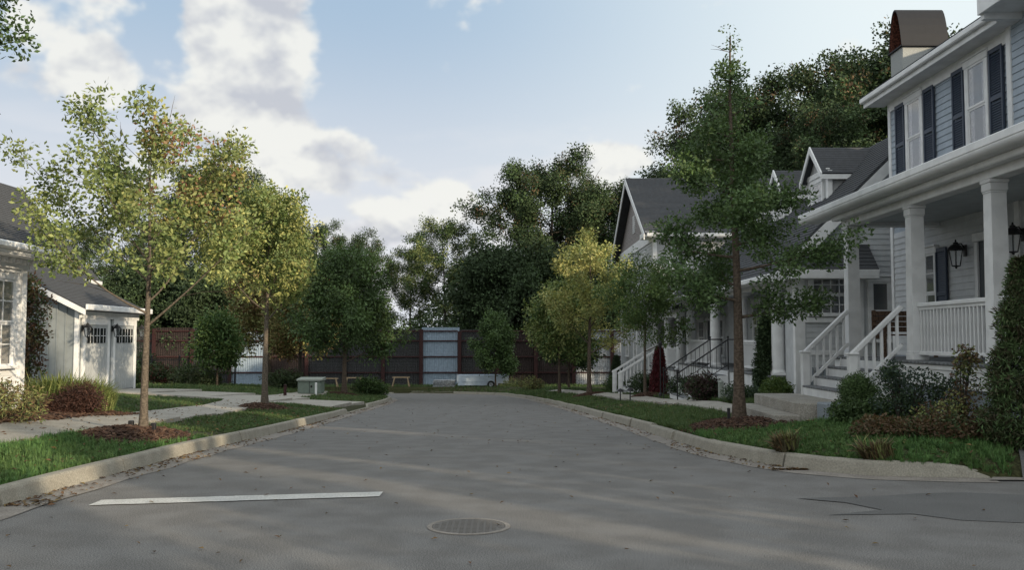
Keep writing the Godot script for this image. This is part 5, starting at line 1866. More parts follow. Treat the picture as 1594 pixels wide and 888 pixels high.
func shrubs() -> void:
	rng.seed = 90
	var small := clump(0.05, 0.028, 0.10, 18, 11, M.leaf)
	var tiny := clump(0.032, 0.02, 0.07, 22, 12, M.leaf_dull)
	var scale_leaf := clump(0.075, 0.02, 0.09, 20, 13, M.leaf_dull)
	var med := clump(0.09, 0.045, 0.16, 15, 14, M.leaf)
	var dry := clump(0.09, 0.022, 0.16, 16, 15, M.leaf_dull)
	var L := func(x: float, d: float) -> Vector3: return V(x, land(x, d), d)
	# --- right, along the porches
	blob_plant("boxwood_ball", "clipped dark round bush at the near foot of the wooden porch steps", "bush", L.call(5.62, 15.0), [[Vector3(0, 0.42, 0), Vector3(0.3, 0.28, 0.3)]], 520, tiny, [G1, G1, G3], 6)
	blob_plant("low_bush", "low green bushes massed below the clipped round bush, right of the landing", "bush", L.call(5.55, 14.35), [[Vector3(-0.3, 0.12, 0), Vector3(0.35, 0.16, 0.3)], [Vector3(0.25, 0.15, 0.1), Vector3(0.38, 0.19, 0.3)], [Vector3(0.62, 0.13, -0.2), Vector3(0.3, 0.17, 0.3)]], 420, small, [G1, G3, G3], 8)
	blob_plant("leggy_shrub", "leggy blue-green shrub with upright twigs before the porch rail", "shrub", L.call(5.95, 13.9), [[Vector3(-0.1, 0.28, 0), Vector3(0.5, 0.28, 0.35)], [Vector3(0.1, 0.5, 0), Vector3(0.4, 0.26, 0.3)], [Vector3(-0.3, 0.66, 0.1), Vector3(0.2, 0.18, 0.2)], [Vector3(0.55, 0.45, 0.1), Vector3(0.3, 0.24, 0.25)]], 190, small, [Color(0.045, 0.07, 0.055), G3, Color(0.06, 0.09, 0.07)], 22)
	blob_plant("russet_shrub", "russet twiggy shrub reaching up in front of the porch rail", "shrub", L.call(6.0, 12.6), [[Vector3(0, 0.22, 0), Vector3(0.5, 0.22, 0.35)], [Vector3(0, 0.25, 0), Vector3(0.5, 0.22, 0.35)], [Vector3(0.15, 0.55, 0), Vector3(0.22, 0.35, 0.2)], [Vector3(0.2, 0.95, 0), Vector3(0.14, 0.22, 0.14)]], 150, small, [Color(0.13, 0.075, 0.05), BRN, G3, OLIVE], 20)
	blob_plant("rusty_groundcover", "low rusty-brown bushes between lawn and porch at the right", "bush", L.call(5.6, 12.35), [[Vector3(-0.6, 0.10, 0), Vector3(0.5, 0.14, 0.3)], [Vector3(0.2, 0.12, 0.1), Vector3(0.55, 0.17, 0.3)], [Vector3(0.85, 0.11, 0.1), Vector3(0.4, 0.15, 0.3)]], 400, small, [Color(0.10, 0.06, 0.04), G3, Color(0.12, 0.085, 0.05), BRN], 14)
	cone_plant("juniper", "tall upright juniper cut by the right edge, green above and browned below", L.call(6.5, 11.75), 2.35, 0.52, 1500, scale_leaf, [G3, G1, Color(0.07, 0.06, 0.035)])
	for q in [[7.7, 10.95, "first"], [8.7, 10.9, "second"], [9.7, 10.95, "third"]]:  # added outside the view to stop sun falling on the porch column
		cone_plant("juniper", "unseen hedge juniper added to keep sun off the blue house's porch, %s from the street" % q[2], L.call(q[0], q[1]), 6.2, 0.85, 1500, clump(0.12, 0.035, 0.16, 20, 23, M.leaf_dull), [G3, G1, G3])
	cone_plant("arborvitae", "tall dark cone-shaped evergreen before the white dormer house's porch", L.call(6.75, 24.4), 2.15, 0.36, 900, clump(0.09, 0.03, 0.12, 18, 16, M.leaf_dull), [G4, G3, G4])
	blob_plant("boxwood_ball", "bright green rounded bush beside the cone-shaped evergreen", "bush", L.call(6.45, 22.4), [[Vector3(0, 0.3, 0), Vector3(0.36, 0.3, 0.36)]], 420, small, [G2, G1, Color(0.10, 0.15, 0.035)], 6)
	blob_plant("pale_shrub", "grey-green low shrub left of the bright rounded bush", "shrub", L.call(5.95, 23.6), [[Vector3(-0.2, 0.2, 0), Vector3(0.35, 0.24, 0.3)], [Vector3(0.25, 0.18, 0.1), Vector3(0.3, 0.2, 0.3)]], 240, small, [Color(0.07, 0.10, 0.075), G3], 8)
	cone_plant("red_arborvitae", "small cone-shaped evergreen turned dark red, before the far porch steps", L.call(6.0, 37.0), 1.75, 0.34, 700, clump(0.1, 0.035, 0.14, 18, 17, M.leaf_dull), [Color(0.16, 0.025, 0.03), Color(0.11, 0.02, 0.03), Color(0.08, 0.03, 0.03)])
	cone_plant("arborvitae", "small black-green cone-shaped evergreen near the white stair rails far down the row", L.call(5.6, 48.0), 1.75, 0.4, 600, clump(0.1, 0.035, 0.14, 18, 17, M.leaf_dull), [G4, G4, G3])
	var far_bush := [
		[5.95, 29.7, 0.42, 0.30, [G3, G4], "dark rounded bush at the foot of the iron-railed steps"],
		[6.2, 33.5, 0.5, 0.34, [G4, G3], "dark bush between the red evergreen and the iron railing"],
		[5.6, 39.0, 0.55, 0.42, [G3, G4], "dark bush left of the red evergreen"],
		[5.7, 27.6, 0.4, 0.28, [Color(0.10, 0.08, 0.07), G3], "greyish flowering bush before the iron-railed steps"],
		[5.4, 26.0, 0.42, 0.36, [Color(0.06, 0.03, 0.035), G4], "dark purplish bush behind the nearest right street tree's trunk"],
		[5.2, 46.0, 0.5, 0.35, [G3, G1], "green bush by the white post down the right row"],
		[1.6, 69.0, 0.9, 0.55, [G3, BRN, OLIVE], "brownish-green scrub at the outer side of the road's bend"],
		[0.4, 77.5, 1.0, 0.5, [G3, OLIVE], "low scrub on the verge right of the trailer"],
	]
	for b in far_bush:
		blob_plant("bush", b[5], "bush", L.call(b[0], b[1]), [[Vector3(0, b[3], 0), Vector3(b[2], b[3], b[2])], [Vector3(b[2] * 0.6, b[3] * 0.7, 0.1), Vector3(b[2] * 0.7, b[3] * 0.75, b[2] * 0.6)]], 260, med, b[4], 6)
	# --- left
	var gr := grass_clump(0.55, 26, 18, 0.017)
	var grassy := thing("ornamental_grass", "big tufted yellow-green ornamental grass below the cottage window", "grass clump", L.call(-9.0, 19.0))
	var pl := []
	var cl := PackedColorArray()
	for i in 300:
		var a := rr(0, TAU)
		var r := sqrt(rng.randf())
		pl.append(Transform3D(Basis(UP, rr(0, TAU)).scaled(Vector3.ONE * rr(1.0, 1.75) * (1.1 - 0.35 * r)), Vector3(cos(a) * r * 0.95, 0.0, sin(a) * r * 0.75)))
		cl.append(mix([OLIVE, Color(0.13, 0.15, 0.05), G2]))
	spread("blades", grassy, gr, pl, cl)
	blob_plant("dry_shrub", "brownish half-dry shrub at the cottage corner, at the left edge", "shrub", L.call(-8.2, 14.9), [[Vector3(-0.3, 0.35, 0), Vector3(0.55, 0.38, 0.5)], [Vector3(0.4, 0.28, 0.2), Vector3(0.5, 0.3, 0.45)], [Vector3(-0.5, 0.6, -0.2), Vector3(0.4, 0.35, 0.4)]], 480, dry, [BRN, OLIVE, Color(0.16, 0.12, 0.07), G3], 24)
	blob_plant("climbing_shrub", "thin reddish-brown shrub against the cottage's end, before the garage", "shrub", L.call(-10.3, 20.0), [[Vector3(0, 1.0, 0), Vector3(0.32, 0.9, 0.35)], [Vector3(0.1, 1.9, 0), Vector3(0.4, 0.8, 0.4)], [Vector3(-0.1, 2.4, 0), Vector3(0.25, 0.45, 0.25)]], 330, med, [BRN, Color(0.11, 0.06, 0.045), G3], 16)
	var heap := thing("brush_heap", "heap of dark red-brown brush and dead leaves on the mulch bed", "heap", L.call(-8.25, 17.9))
	fill_plant(heap, [[Vector3(0, 0.18, 0), Vector3(0.6, 0.24, 0.42)], [Vector3(0.15, 0.34, 0), Vector3(0.34, 0.22, 0.3)], [Vector3(-0.5, 0.1, 0.1), Vector3(0.4, 0.15, 0.3)]], 760, dry, [Color(0.06, 0.03, 0.025), Color(0.085, 0.042, 0.032), Color(0.05, 0.03, 0.025)], 20, 0.8, 0.0)
	var left_far := [
		[-24.0, 58.0, 1.3, 0.8, [G3, G1], "green shrub left of the barrier beyond the garage"],
		[-21.0, 56.0, 1.2, 0.6, [Color(0.10, 0.035, 0.03), G3, G4], "reddish shrub in front of the barrier's left part"],
		[-18.2, 54.0, 1.3, 0.6, [Color(0.10, 0.12, 0.07), G3], "pale grey-green shrub by the small bright tree"],
		[-13.4, 56.0, 1.2, 0.5, [Color(0.07, 0.09, 0.05), G3], "low shrub between the small bright tree and the broad dark one"],
		[-8.3, 55.5, 0.8, 0.45, [G3, G1], "low shrub at the foot of the broad dark left tree"],
		[-26.5, 66.0, 1.6, 1.6, [G3, G4], "tall dark shrub at the barrier's left end"],
	]
	for b in left_far:
		blob_plant("bush", b[5], "bush", L.call(b[0], b[1]), [[Vector3(0, b[3], 0), Vector3(b[2], b[3], b[2] * 0.8)], [Vector3(b[2] * 0.7, b[3] * 0.6, 0.2), Vector3(b[2] * 0.7, b[3] * 0.65, b[2] * 0.6)]], 300, clump(0.15, 0.075, 0.3, 16, 19, M.leaf), b[4], 6)

func grass_clump(ht: float, count: int, sd: int, thick := 0.035) -> ArrayMesh:
	var g := RandomNumberGenerator.new()
	g.seed = sd
	var mb := MB.new()
	for i in count:
		var a := g.randf() * TAU
		var dir := Vector3(cos(a), 0, sin(a))
		var side := Vector3(-dir.z, 0, dir.x)
		var l := ht * g.randf_range(0.55, 1.1)
		var w := ht * thick * g.randf_range(0.7, 1.3)
		var o := dir * ht * 0.18 * g.randf()
		var out := g.randf_range(0.08, 0.75)
		var p1 := o + dir * l * out * 0.35 + UP * l * 0.55
		var p2 := o + dir * l * out + UP * l * (1.0 - out * 0.45)
		mb.quad(o - side * w, o + side * w, p1 + side * w * 0.8, p1 - side * w * 0.8)
		mb.tri(p1 - side * w * 0.8, p1 + side * w * 0.8, p2)
	return mb.mesh(M.blade)

func seg_dist(p: Vector2, line: Array) -> float:
	var best := 1e9
	for i in line.size() - 1:
		best = minf(best, Geometry2D.get_closest_point_to_segment(p, line[i], line[i + 1]).distance_to(p))
	return best

var beds := [[-5.62, 14.3, 0.74, 1.35], [-6.9, 26.7, 0.7, 1.0], [4.1, 16.7, 0.95, 1.5], [3.85, 44.0, 0.8, 0.9], [5.15, 35.0, 0.6, 0.8], [-8.7, 50.0, 1.0, 1.2]]

func bare(x: float, d: float) -> bool:           # no grass on paths, beds, landings, under houses
	var p := Vector2(x, d)
	if x < 0:
		if seg_dist(p, left_walk) < 0.68 or seg_dist(p, left_walk_far) < 0.68: return true
		if d > 30.9 and d < 37.5 and x > -14.8: return true
		if x < -7.7 and d < 19.7 and d > 8.0: return true
		if x < -10.7 and d < 25.6: return true
		if x < -14.6 and d > 31.9 and d < 38.7: return true
	else:
		if d > 16.5 and seg_dist(p, right_walk) < 0.53: return true
		if x > 4.5 and d > 15.3 and d < 19.0: return true
		if x > 6.3 and d < 62.0 and d > 19.0: return true
		if x > 6.45 and d < 19.1: return true
		if d < 12.7 and d > 10.5 and x > 5.75 + (d - 10.66) * 0.5: return true
	for b in beds:
		var q := Vector2((x - b[0]) / b[2], (d - b[1]) / b[3])
		if q.length() < 0.93: return true
	return false

func grass() -> void:
	var tuft := grass_clump(0.10, 13, 71)
	var pl := []
	var cl := PackedColorArray()
	rng.seed = 71
	var bare_noise := FastNoiseLite.new()
	bare_noise.seed = 4
	bare_noise.frequency = 0.35
	# zones: x range outward from the left or right kerb, depth range, tufts per square metre, size, palette
	var lush := [Color(0.09, 0.18, 0.055), Color(0.12, 0.22, 0.07), Color(0.07, 0.155, 0.05)]
	var worn := [Color(0.09, 0.145, 0.055), Color(0.125, 0.16, 0.065), Color(0.07, 0.13, 0.045)]
	var zones := [
		[1, 0.2, 3.2, 10.75, 16.5, 330.0, 1.25, lush], [1, 0.2, 3.4, 16.5, 26.0, 230.0, 1.7, worn], [1, 0.2, 3.6, 26.0, 45.0, 75.0, 1.3, worn], [1, 0.2, 4.5, 45.0, 76.0, 26.0, 2.0, worn],
		[-1, 0.2, 1.85, 8.0, 15.0, 330.0, 1.2, lush], [-1, 0.2, 2.6, 15.0, 31.0, 190.0, 1.0, worn], [-1, 2.6, 9.0, 18.5, 31.0, 90.0, 1.1, worn], [-1, 0.2, 9.5, 37.3, 66.0, 30.0, 1.7, worn], [-1, 9.5, 24.0, 38.7, 66.0, 9.0, 2.6, worn],
		[0, -32.0, 13.0, 76.5, 85.5, 16.0, 2.6, worn],
	]
	for z in zones:
		var width: float = z[2] - z[1]
		var n := int(width * (z[4] - z[3]) * z[5])
		for i in n:
			var d := rr(z[3], z[4])
			var o := rr(z[1], z[2])
			var x := o
			if z[0] == 1: x = interp(right_edge, d) + o
			elif z[0] == -1: x = interp(left_edge, d) - o
			if x > 40 or x < -40 or bare(x, d): continue
			var nz := bare_noise.get_noise_2d(x, d)
			if nz < -0.35 and rng.randf() < 0.7: continue
			var c := mix(z[7])
			var wv := smoothstep(-0.1, 0.4, bare_noise.get_noise_2d(x * 0.5 + 40.0, d * 0.5))
			c = c.lerp(mix(worn), wv * 0.5)
			pl.append(Transform3D(Basis(UP, rr(0, TAU)).scaled(Vector3(1, rr(0.6, 1.25) * (1.0 + 0.4 * nz), 1) * z[6]), V(x, land(x, d) - 0.03, d)))
			cl.append(c)
	var o := spread("grass", self, tuft, pl, cl)
	tag(o, "short grass of the lawns and verges on both sides of the street", "", "", "stuff")

# ------------------------------------------------------------------ barrier of steel posts and sheets
func barrier() -> void:
	var B := thing("steel_barrier", "high barrier of dark red posts with rusty and blue metal sheets at the street's end", "barrier", V(-5, -2.7, 86))
	rng.seed = 120
	var post_x := []
	var x := -7.9 - 3.5 * 8
	while x < 15.0:
		post_x.append(x)
		x += 3.5
	# the blue sheets stand between these posts
	var y0 := -2.68
	var y1 := 2.45
	for i in post_x.size():
		var px: float = post_x[i]
		var mb := MB.new()
		var w := 0.17
		mb.bx(px - w, px + w, y0, y1 + rr(-0.25, 0.2), 85.72, 85.76)
		mb.bx(px - 0.03, px + 0.03, y0, y1 - 0.3, 85.76, 86.02)
		mb.bx(px - w, px + w, y0, y1 - 0.3, 86.02, 86.06)
		part("post", mb, M.steel_red, B)
		if i == post_x.size() - 1: break
		var nx: float = post_x[i + 1]
		for r in [-1.55, -0.1, 1.35, 2.25]:
			mb = MB.new()
			mb.bx(px + w, nx - w, r, r + 0.12, 85.84, 85.92)
			part("rail", mb, M.steel_red, B)
		var mid := (px + nx) / 2
		var m: Material = [M.sheet_rust, M.sheet_grey, M.sheet_rust][rng.randi() % 3]
		if absf(mid - (-23.65)) < 1.0: m = M.sheet
		if absf(mid - (-6.15)) < 1.0: m = M.sheet
		if mid > 6.0: m = M.sheet_pale
		var top := y1 + (0.15 if m == M.sheet else rr(-0.5, 0.15))
		var cuts := [y0 + 0.05, -1.1, 0.75, top]
		for c in 3:
			mb = MB.new()
			var n := 42
			for k in n:
				var xa := lerpf(px + 0.02, nx - 0.02, float(k) / n)
				var xb := lerpf(px + 0.02, nx - 0.02, float(k + 1) / n)
				var za := 85.97 + 0.022 * cos(PI * k)
				var zb := 85.97 + 0.022 * cos(PI * (k + 1))
				mb.quad(V(xa, cuts[c], za + c * 0.012), V(xb, cuts[c], zb + c * 0.012), V(xb, cuts[c + 1] + 0.05, zb + c * 0.012), V(xa, cuts[c + 1] + 0.05, za + c * 0.012))
			part("metal_sheet", mb, m, B)
	# dark picket fence that continues at the left
	var F := thing("picket_fence", "black iron picket fence between the garage and the steel barrier", "fence", V(-24, -1, 64))
	for k in 7:
		var mb := MB.new()
		var fx := -30.0 + k * 1.9
		var gy := land(fx, 64.0)
		mb.bx(fx - 0.05, fx + 0.05, gy - 0.1, gy + 2.0, 63.95, 64.05)
		mb.lathe(V(fx, gy + 2.0, 64.0), [[0.06, 0.0], [0.07, 0.05], [0.0, 0.12]], 8)
		part("post", mb, M.black, F)
		if k == 6: break
		mb = MB.new()
		var g2 := land(fx + 1.9, 64.0)
		for r in [0.25, 1.75]:
			mb.quad(V(fx, gy + r, 64), V(fx + 1.9, g2 + r, 64), V(fx + 1.9, g2 + r + 0.05, 64), V(fx, gy + r + 0.05, 64))
			mb.quad(V(fx, gy + r + 0.05, 64), V(fx + 1.9, g2 + r + 0.05, 64), V(fx + 1.9, g2 + r + 0.05, 64.03), V(fx, gy + r + 0.05, 64.03))
		part("rail", mb, M.black, F)
		for j in range(1, 14):
			mb = MB.new()
			var ox := fx + j * 1.9 / 14
			var oy := lerpf(gy, g2, j / 14.0)
			mb.bx(ox - 0.012, ox + 0.012, oy + 0.05, oy + 1.9, 63.99, 64.015)
			part("picket", mb, M.black, F)

func mulch_bed(x: float, d: float, ax: float, ad: float, h: float, called: String, label: String) -> void:
	var rows := []
	for i in 13:
		var row := []
		for k in 13:
			var q := Vector2(lerpf(-1, 1, k / 12.0), lerpf(-1, 1, i / 12.0))
			var rad := maxf(absf(q.x), absf(q.y))
			if q.length() > 0.001: q = q.normalized() * rad
			var px := x + q.x * ax
			var pd := d + q.y * ad
			row.append(V(px, land(px, pd) + h * (1.0 - rad * rad) - 0.02 + rr(-0.012, 0.012), pd))
		rows.append(row)
	solo(called, sheet(rows), M.mulch, label, "", "", "structure")

func small_things() -> void:
	rng.seed = 140
	var names := ["mulch bed round the nearest left street tree", "mulch bed round the yellowing left street tree", "mulch bed round the nearest right street tree", "mulch bed round the yellow-topped street tree", "mulch bed round the thin tree before the far porch", "mulch bed round the broad dark left tree"]
	for i in beds.size():
		mulch_bed(beds[i][0], beds[i][1], beds[i][2], beds[i][3], 0.13, "mulch_bed", names[i])
	var rows := []
	for i in 34:
		var row := []
		for k in 9:
			var d := lerpf(8.0, 19.8, i / 33.0)
			var x := lerpf(-9.4, -7.72 + 0.06 * sin(d * 2.0), k / 8.0)
			row.append(V(x, land(x, d) + 0.035 + rr(-0.02, 0.02), d))
		rows.append(row)
	solo("mulch_bed", sheet(rows), M.mulch, "long mulch bed between the footpath and the white cottage", "", "", "structure")
	# bark chips and fallen leaves
	var chip := MB.new()
	chip.obox(Vector3.ZERO, Vector3.RIGHT, UP, Vector3.BACK, -0.028, 0.028, -0.004, 0.006, -0.011, 0.011)
	var chip_mat := leaf_mat(0.95, 0.0)
	chip_mat.backlight_enabled = false
	var pl := []
	var cl := PackedColorArray()
	for b in beds:
		for i in 1500:
			var a := rr(0, TAU)
			var q := sqrt(rng.randf()) * 1.04
			var x: float = b[0] + cos(a) * q * b[2]
			var d: float = b[1] + sin(a) * q * b[3]
			var g := interp(left_edge if x < 0 else right_edge, d)
			if (x < 0 and x > g - 0.2) or (x > 0 and x < g + 0.2): continue
			pl.append(Transform3D(any_basis(rr(0.6, 1.6), 0.55), V(x, land(x, d) + 0.13 * (1.0 - q * q) + rr(-0.01, 0.025), d)))
			cl.append(mix([Color(0.075, 0.042, 0.03), Color(0.05, 0.03, 0.024), Color(0.11, 0.07, 0.05)]))
	for i in 5200:
		var d := rr(8.5, 19.6)
		var x := rr(-9.2, -7.66)
		pl.append(Transform3D(any_basis(rr(0.6, 1.7), 0.55), V(x, land(x, d) + 0.045 + rr(0, 0.02), d)))
		cl.append(mix([Color(0.075, 0.042, 0.03), Color(0.05, 0.03, 0.024), Color(0.11, 0.07, 0.05)]))
	var o := spread("bark_chips", self, chip.mesh(chip_mat), pl, cl)
	tag(o, "bark chips of the mulch beds", "", "", "stuff")
	var leaf := MB.new()
	leaf.tri(Vector3(-0.04, 0, 0), Vector3(0, 0.012, 0.02), Vector3(0.045, 0.006, 0))
	leaf.tri(Vector3(-0.04, 0, 0), Vector3(0.045, 0.006, 0), Vector3(0, 0.015, -0.02))
	pl = []
	cl = PackedColorArray()
	var pal := [Color(0.11, 0.06, 0.035), Color(0.16, 0.10, 0.05), Color(0.07, 0.045, 0.03), Color(0.19, 0.14, 0.06)]
	for i in 2600:
		var s := -1.0 if rng.randf() < 0.55 else 1.0
		var d := lerpf(9.0, 50.0, pow(rng.randf(), 1.6))
		if s > 0: d = maxf(d, 11.6)
		var out := 0.03 + 0.42 * pow(rng.randf(), 2.2)
		if sin(d * 1.7 + s) + sin(d * 0.61) < rr(-1.6, 1.2): continue
		var x := (interp(left_edge, d) + out) if s < 0 else (interp(right_edge, d) - out)
		pl.append(Transform3D(any_basis(rr(0.5, 1.0), 0.7), V(x, road_y(d) + 0.014, d)))
		cl.append(mix(pal))
	for i in 420:
		var d := rr(6.0, 45.0)
		var x := lerpf(interp(left_edge, d), minf(interp(right_edge, d), 6.0), rng.randf())
		pl.append(Transform3D(any_basis(rr(0.4, 0.85), 0.7), V(x, road_y(d) + 0.012, d)))
		cl.append(mix(pal))
	for i in 1500:
		var d := rr(9.0, 40.0)
		var x := (interp(left_edge, d) - rr(0.2, 4.0)) if rng.randf() < 0.6 else (maxf(interp(right_edge, d), 0.0) + rr(0.2, 2.0))
		if x > 7 or d > 30.5 and d < 37.5: continue
		pl.append(Transform3D(any_basis(rr(0.6, 1.1), 0.6), V(x, land(x, d) + 0.05, d)))
		cl.append(mix(pal))
	o = spread("fallen_leaves", self, leaf.mesh(M.litter), pl, cl)
	tag(o, "dry leaves fallen in the gutters and on the verges", "", "", "stuff")
	# manhole
	var mh := thing("manhole", "round iron manhole cover set in the asphalt, in the foreground", "manhole cover", V(-0.33, 0, 8.05))
	var mb := MB.new()
	mb.lathe(V(-0.33, 0, 8.05), [[0.355, 0.0035], [0.352, 0.008], [0.315, 0.009], [0.312, 0.004]], 48)
	part("ring", mb, M.gutter, mh)
	mb = MB.new()
	mb.lathe(V(-0.33, 0, 8.05), [[0.31, 0.002], [0.307, 0.007], [0.0, 0.0075]], 48)
	for i in 11:
		for k in 11:
			var q := Vector2(i - 5, k - 5) * 0.054
			if q.length() > 0.28: continue
			mb.bx(-0.33 + q.x - 0.017, -0.33 + q.x + 0.017, 0.006, 0.0105, 8.05 + q.y - 0.017, 8.05 + q.y + 0.017)
	part("cover", mb, M.iron, mh)
	# green utility cabinet
	var u := thing("utility_cabinet", "squat grey-green utility cabinet with a pale lid on the left verge", "utility box", V(-9.4, land(-9.4, 45.0), 45.0))
	var gy := land(-9.4, 45.0)
	mb = MB.new()
	mb.bx(-10.05, -8.8, gy - 0.05, gy + 0.1, 44.5, 45.6, 0.01)
	part("plinth", mb, M.concrete, u)
	mb = MB.new()
	mb.bx(-9.98, -8.87, gy + 0.1, gy + 0.72, 44.6, 45.5, 0.03)
	part("cabinet", mb, M.box_green, u)
	mb = MB.new()
	mb.prism([V(-10.02, gy + 0.72, 44.52), V(-10.02, gy + 0.72, 45.55), V(-10.02, gy + 0.86, 45.55), V(-10.02, gy + 0.80, 44.52)], Vector3(1.2, 0, 0))
	part("lid", mb, M.box_top, u)
	mb = MB.new()
	mb.bx(-9.43, -9.41, gy + 0.14, gy + 0.7, 44.585, 44.6)
	mb.bx(-9.36, -9.28, gy + 0.4, gy + 0.5, 44.57, 44.6, 0.005)
	part("door_seam", mb, M.black, u)
	post_at("marker_post", "short white post beside the green utility cabinet", -8.9, 43.6, 0.62, 0.09, M.white)
	post_at("marker_post", "white utility post by the footpath, far down the right row", 5.0, 43.5, 0.85, 0.14, M.white)
	post_at("marker_post", "pale stubby post on the lawn before the iron-railed steps", 5.75, 25.2, 0.55, 0.13, M.box_top)
	post_at("marker_post", "second pale stubby post, nearer the dark rounded bush", 5.6, 30.5, 0.5, 0.13, M.box_top)
	post_at("valve_box", "dark red stub of a hydrant on the left verge beyond the driveway", -9.6, 40.5, 0.5, 0.12, M.steel_red)
	post_at("tree_stake", "short black stake left of the nearest right street tree", 3.92, 16.6, 0.34, 0.05, M.black)
	# black guards at the trunk feet
	for q in [[-5.72, 14.3, "left"], [-5.40, 14.35, "right"]]:
		var g2 := land(q[0], q[1])
		mb = MB.new()
		mb.bx(q[0] - 0.035, q[0] + 0.035, g2, g2 + 0.22, q[1] - 0.04, q[1] + 0.04, 0.01)
		solo("tree_stake", mb, M.black, "short black stake on the %s side of the nearest left tree's trunk" % q[2], "stake")
	# path lamps, low and black, on the right lawn
	for q in [[4.05, 33.6, "left"], [4.35, 33.2, "right"]]:
		var g3 := land(q[0], q[1])
		var pt := V(q[0], g3, q[1])
		var pn := thing("path_light", "low black mushroom path light on the right lawn, the %s of the two" % q[2], "path light", pt)
		mb = MB.new()
		mb.tube([pt, pt + UP * 0.4], [0.025, 0.02], 6)
		part("stem", mb, M.black, pn)
		mb = MB.new()
		mb.lathe(pt, [[0.13, 0.36], [0.12, 0.39], [0.05, 0.46], [0.0, 0.48]], 12)
		part("hood", mb, M.black, pn)
	# lamp post by the iron-railed steps
	var lp := thing("lamp_post", "thin black garden lamp post beside the iron-railed steps", "lamp post", V(5.4, land(5.4, 33.0), 33.0))
	var lb := V(5.4, land(5.4, 33.0), 33.0)
	mb = MB.new()
	mb.tube([lb, lb + UP * 1.75], [0.026, 0.022], 8)
	mb.lathe(lb, [[0.08, 0.0], [0.07, 0.12], [0.035, 0.16]], 10)
	part("pole", mb, M.black, lp)
	mb = MB.new()
	mb.lathe(lb, [[0.03, 1.73], [0.05, 1.76], [0.07, 1.9], [0.08, 1.91], [0.03, 1.97], [0.0, 2.0]], 8)
	part("lamp_head", mb, M.black, lp)
	# trestles before the barrier
	for q in [[-15.2, 80.0, "by the yellowing tree's trunk, leftmost of three"], [-13.2, 80.5, "behind the broad dark tree, middle of three"], [-9.2, 81.0, "left of the blue barrier panel, rightmost of three"]]:
		trestle(q[0], q[1], "pale wooden trestle before the barrier " + q[2])
	trailer()
	# weeds hanging over the right kerb
	var weed := grass_clump(0.3, 18, 81)
	for q in [[3.52, 12.05, "brown weed tuft hanging over the right kerb, left of two"], [4.35, 11.16, "brown weed tuft hanging over the right kerb, right of two"]]:
		var w := thing("weed_tuft", q[2], "weed", V(q[0] + 0.1, KH, q[1] + 0.1))
		var wp := []
		var wc := PackedColorArray()
		for i in 14:
			wp.append(Transform3D(Basis(Vector3(rr(-0.5, 0.5), 0, 1).normalized(), rr(0.1, 0.6)) * Basis(UP, rr(0, TAU)), Vector3(rr(-0.14, 0.14), rr(-0.04, 0.02), rr(-0.08, 0.12))))
			wc.append(mix([BRN, OLIVE, Color(0.08, 0.07, 0.04)]))
		spread("blades", w, weed, wp, wc)

func post_at(called: String, label: String, x: float, d: float, h: float, w: float, m: Material) -> void:
	var g := land(x, d)
	var mb := MB.new()
	mb.bx(x - w / 2, x + w / 2, g - 0.05, g + h - w * 0.35, d - w / 2, d + w / 2, w * 0.12)
	mb.lathe(V(x, g + h - w * 0.35, d), [[w * 0.62, 0.0], [w * 0.62, w * 0.12], [w * 0.4, w * 0.3], [0.0, w * 0.36]], 12)
	solo(called, mb, m, label, "post")

func trestle(x: float, d: float, label: String) -> void:
	var g := land(x, d)
	var T := thing("trestle", label, "trestle", V(x, g, d))
	var mb := MB.new()
	mb.bx(x - 0.75, x + 0.75, g + 0.86, g + 0.96, d - 0.05, d + 0.05, 0.006)
	part("top_beam", mb, M.pale_wood, T)
	for s in [-1, 1]:
		for f in [-1, 1]:
			mb = MB.new()
			mb.tube([V(x + s * 0.55, g + 0.9, d + f * 0.03), V(x + s * 0.75, g, d + f * 0.32)], [0.05, 0.05], 4)
			part("leg", mb, M.pale_wood, T)
		mb = MB.new()
		mb.bx(x + s * 0.66 - 0.02, x + s * 0.66 + 0.02, g + 0.36, g + 0.46, d - 0.22, d + 0.22)
		part("brace", mb, M.pale_wood, T)

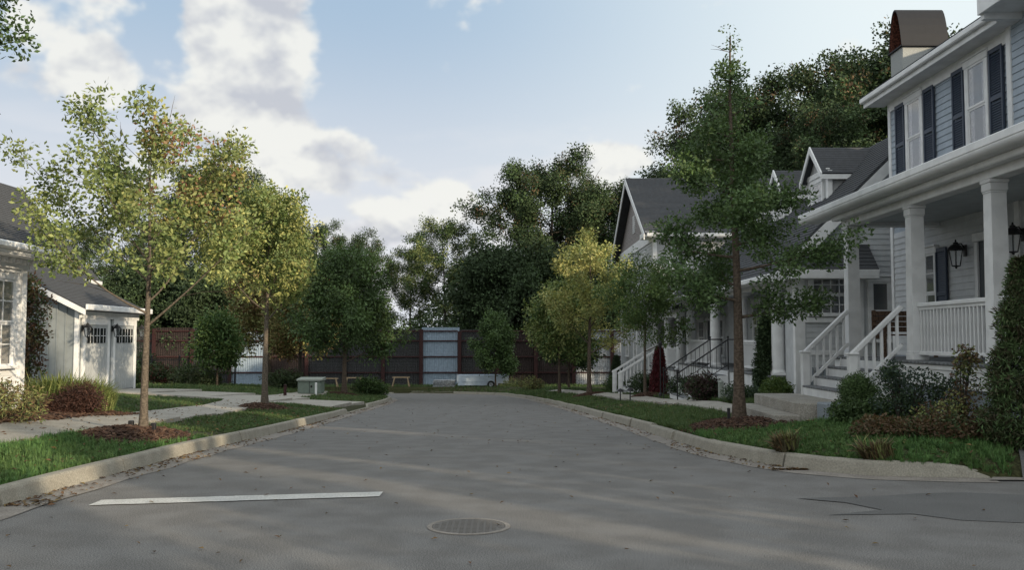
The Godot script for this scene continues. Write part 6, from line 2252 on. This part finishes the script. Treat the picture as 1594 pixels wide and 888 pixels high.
func trailer() -> void:
	var x0 := -6.2
	var x1 := 0.4
	var d := 81.0
	var g := land(-3.0, d)
	var T := thing("flat_trailer", "low pale blue flat trailer parked on the verge before the barrier", "trailer", V(-3.0, g, d))
	var mb := MB.new()
	mb.bx(x0 + 1.9, x1 - 0.3, g + 0.42, g + 0.54, d - 0.9, d + 0.9, 0.02)
	part("bed", mb, M.sheet_light, T)
	mb = MB.new()
	mb.bx(x0 + 1.9, x1 - 0.3, g + 0.54, g + 1.12, d - 0.92, d - 0.88, 0.01)
	mb.bx(x0 + 1.95, x1 - 1.2, g + 0.24, g + 0.42, d - 0.9, d - 0.86, 0.01)
	part("side_board", mb, M.sheet_light, T)
	mb = MB.new()
	mb.bx(x0 + 1.9, x1 - 0.3, g + 0.54, g + 1.12, d + 0.88, d + 0.92, 0.01)
	part("side_board", mb, M.sheet_light, T)
	mb = MB.new()
	mb.bx(x0 + 1.86, x0 + 1.9, g + 0.54, g + 1.14, d - 0.9, d + 0.9, 0.01)
	part("end_board", mb, M.sheet_pale, T)
	mb = MB.new()
	mb.tube([V(x1 - 0.3, g + 0.46, d - 0.6), V(x1 + 0.9, g + 0.46, d), V(x1 - 0.3, g + 0.46, d + 0.6)], [0.05, 0.05, 0.05], 6)
	mb.tube([V(x1 + 0.85, g + 0.5, d), V(x1 + 0.85, g - 0.0, d)], [0.035, 0.035], 6)
	part("drawbar", mb, M.sheet_grey, T)
	for s in [-1, 1]:
		for wx in [-1.4]:
			var c := V(wx, g + 0.33, d + s * 0.98)
			mb = MB.new()
			var ring := []
			var rad := []
			for k in 5:
				ring.append(c + Vector3(0, 0, (k - 2) * 0.05))
				rad.append([0.27, 0.325, 0.33, 0.325, 0.27][k])
			mb.tube(ring, rad, 18)
			var w := part("wheel", mb, M.tyre, T)
			mb = MB.new()
			mb.tube([c - Vector3(0, 0, 0.115), c + Vector3(0, 0, 0.115)], [0.17, 0.17], 14)
			part("rim", mb, M.sheet_pale, w)
	# stack of sheets left of it
	var S := thing("sheet_stack", "low stack of pale metal sheets lying left of the trailer", "stack", V(-5.4, g, 80.6))
	for k in 7:
		mb = MB.new()
		var o := rr(-0.06, 0.06)
		mb.bx(-6.35 + o, -4.5 + o, g + 0.12 + k * 0.085, g + 0.12 + k * 0.085 + 0.06, 80.0 + o, 81.3 + o, 0.006)
		part("sheet", mb, M.sheet_pale, S)
	for z in [80.2, 81.0]:
		mb = MB.new()
		mb.bx(-6.2, -4.6, g - 0.02, g + 0.12, z, z + 0.1)
		part("bearer", mb, M.wood, S)
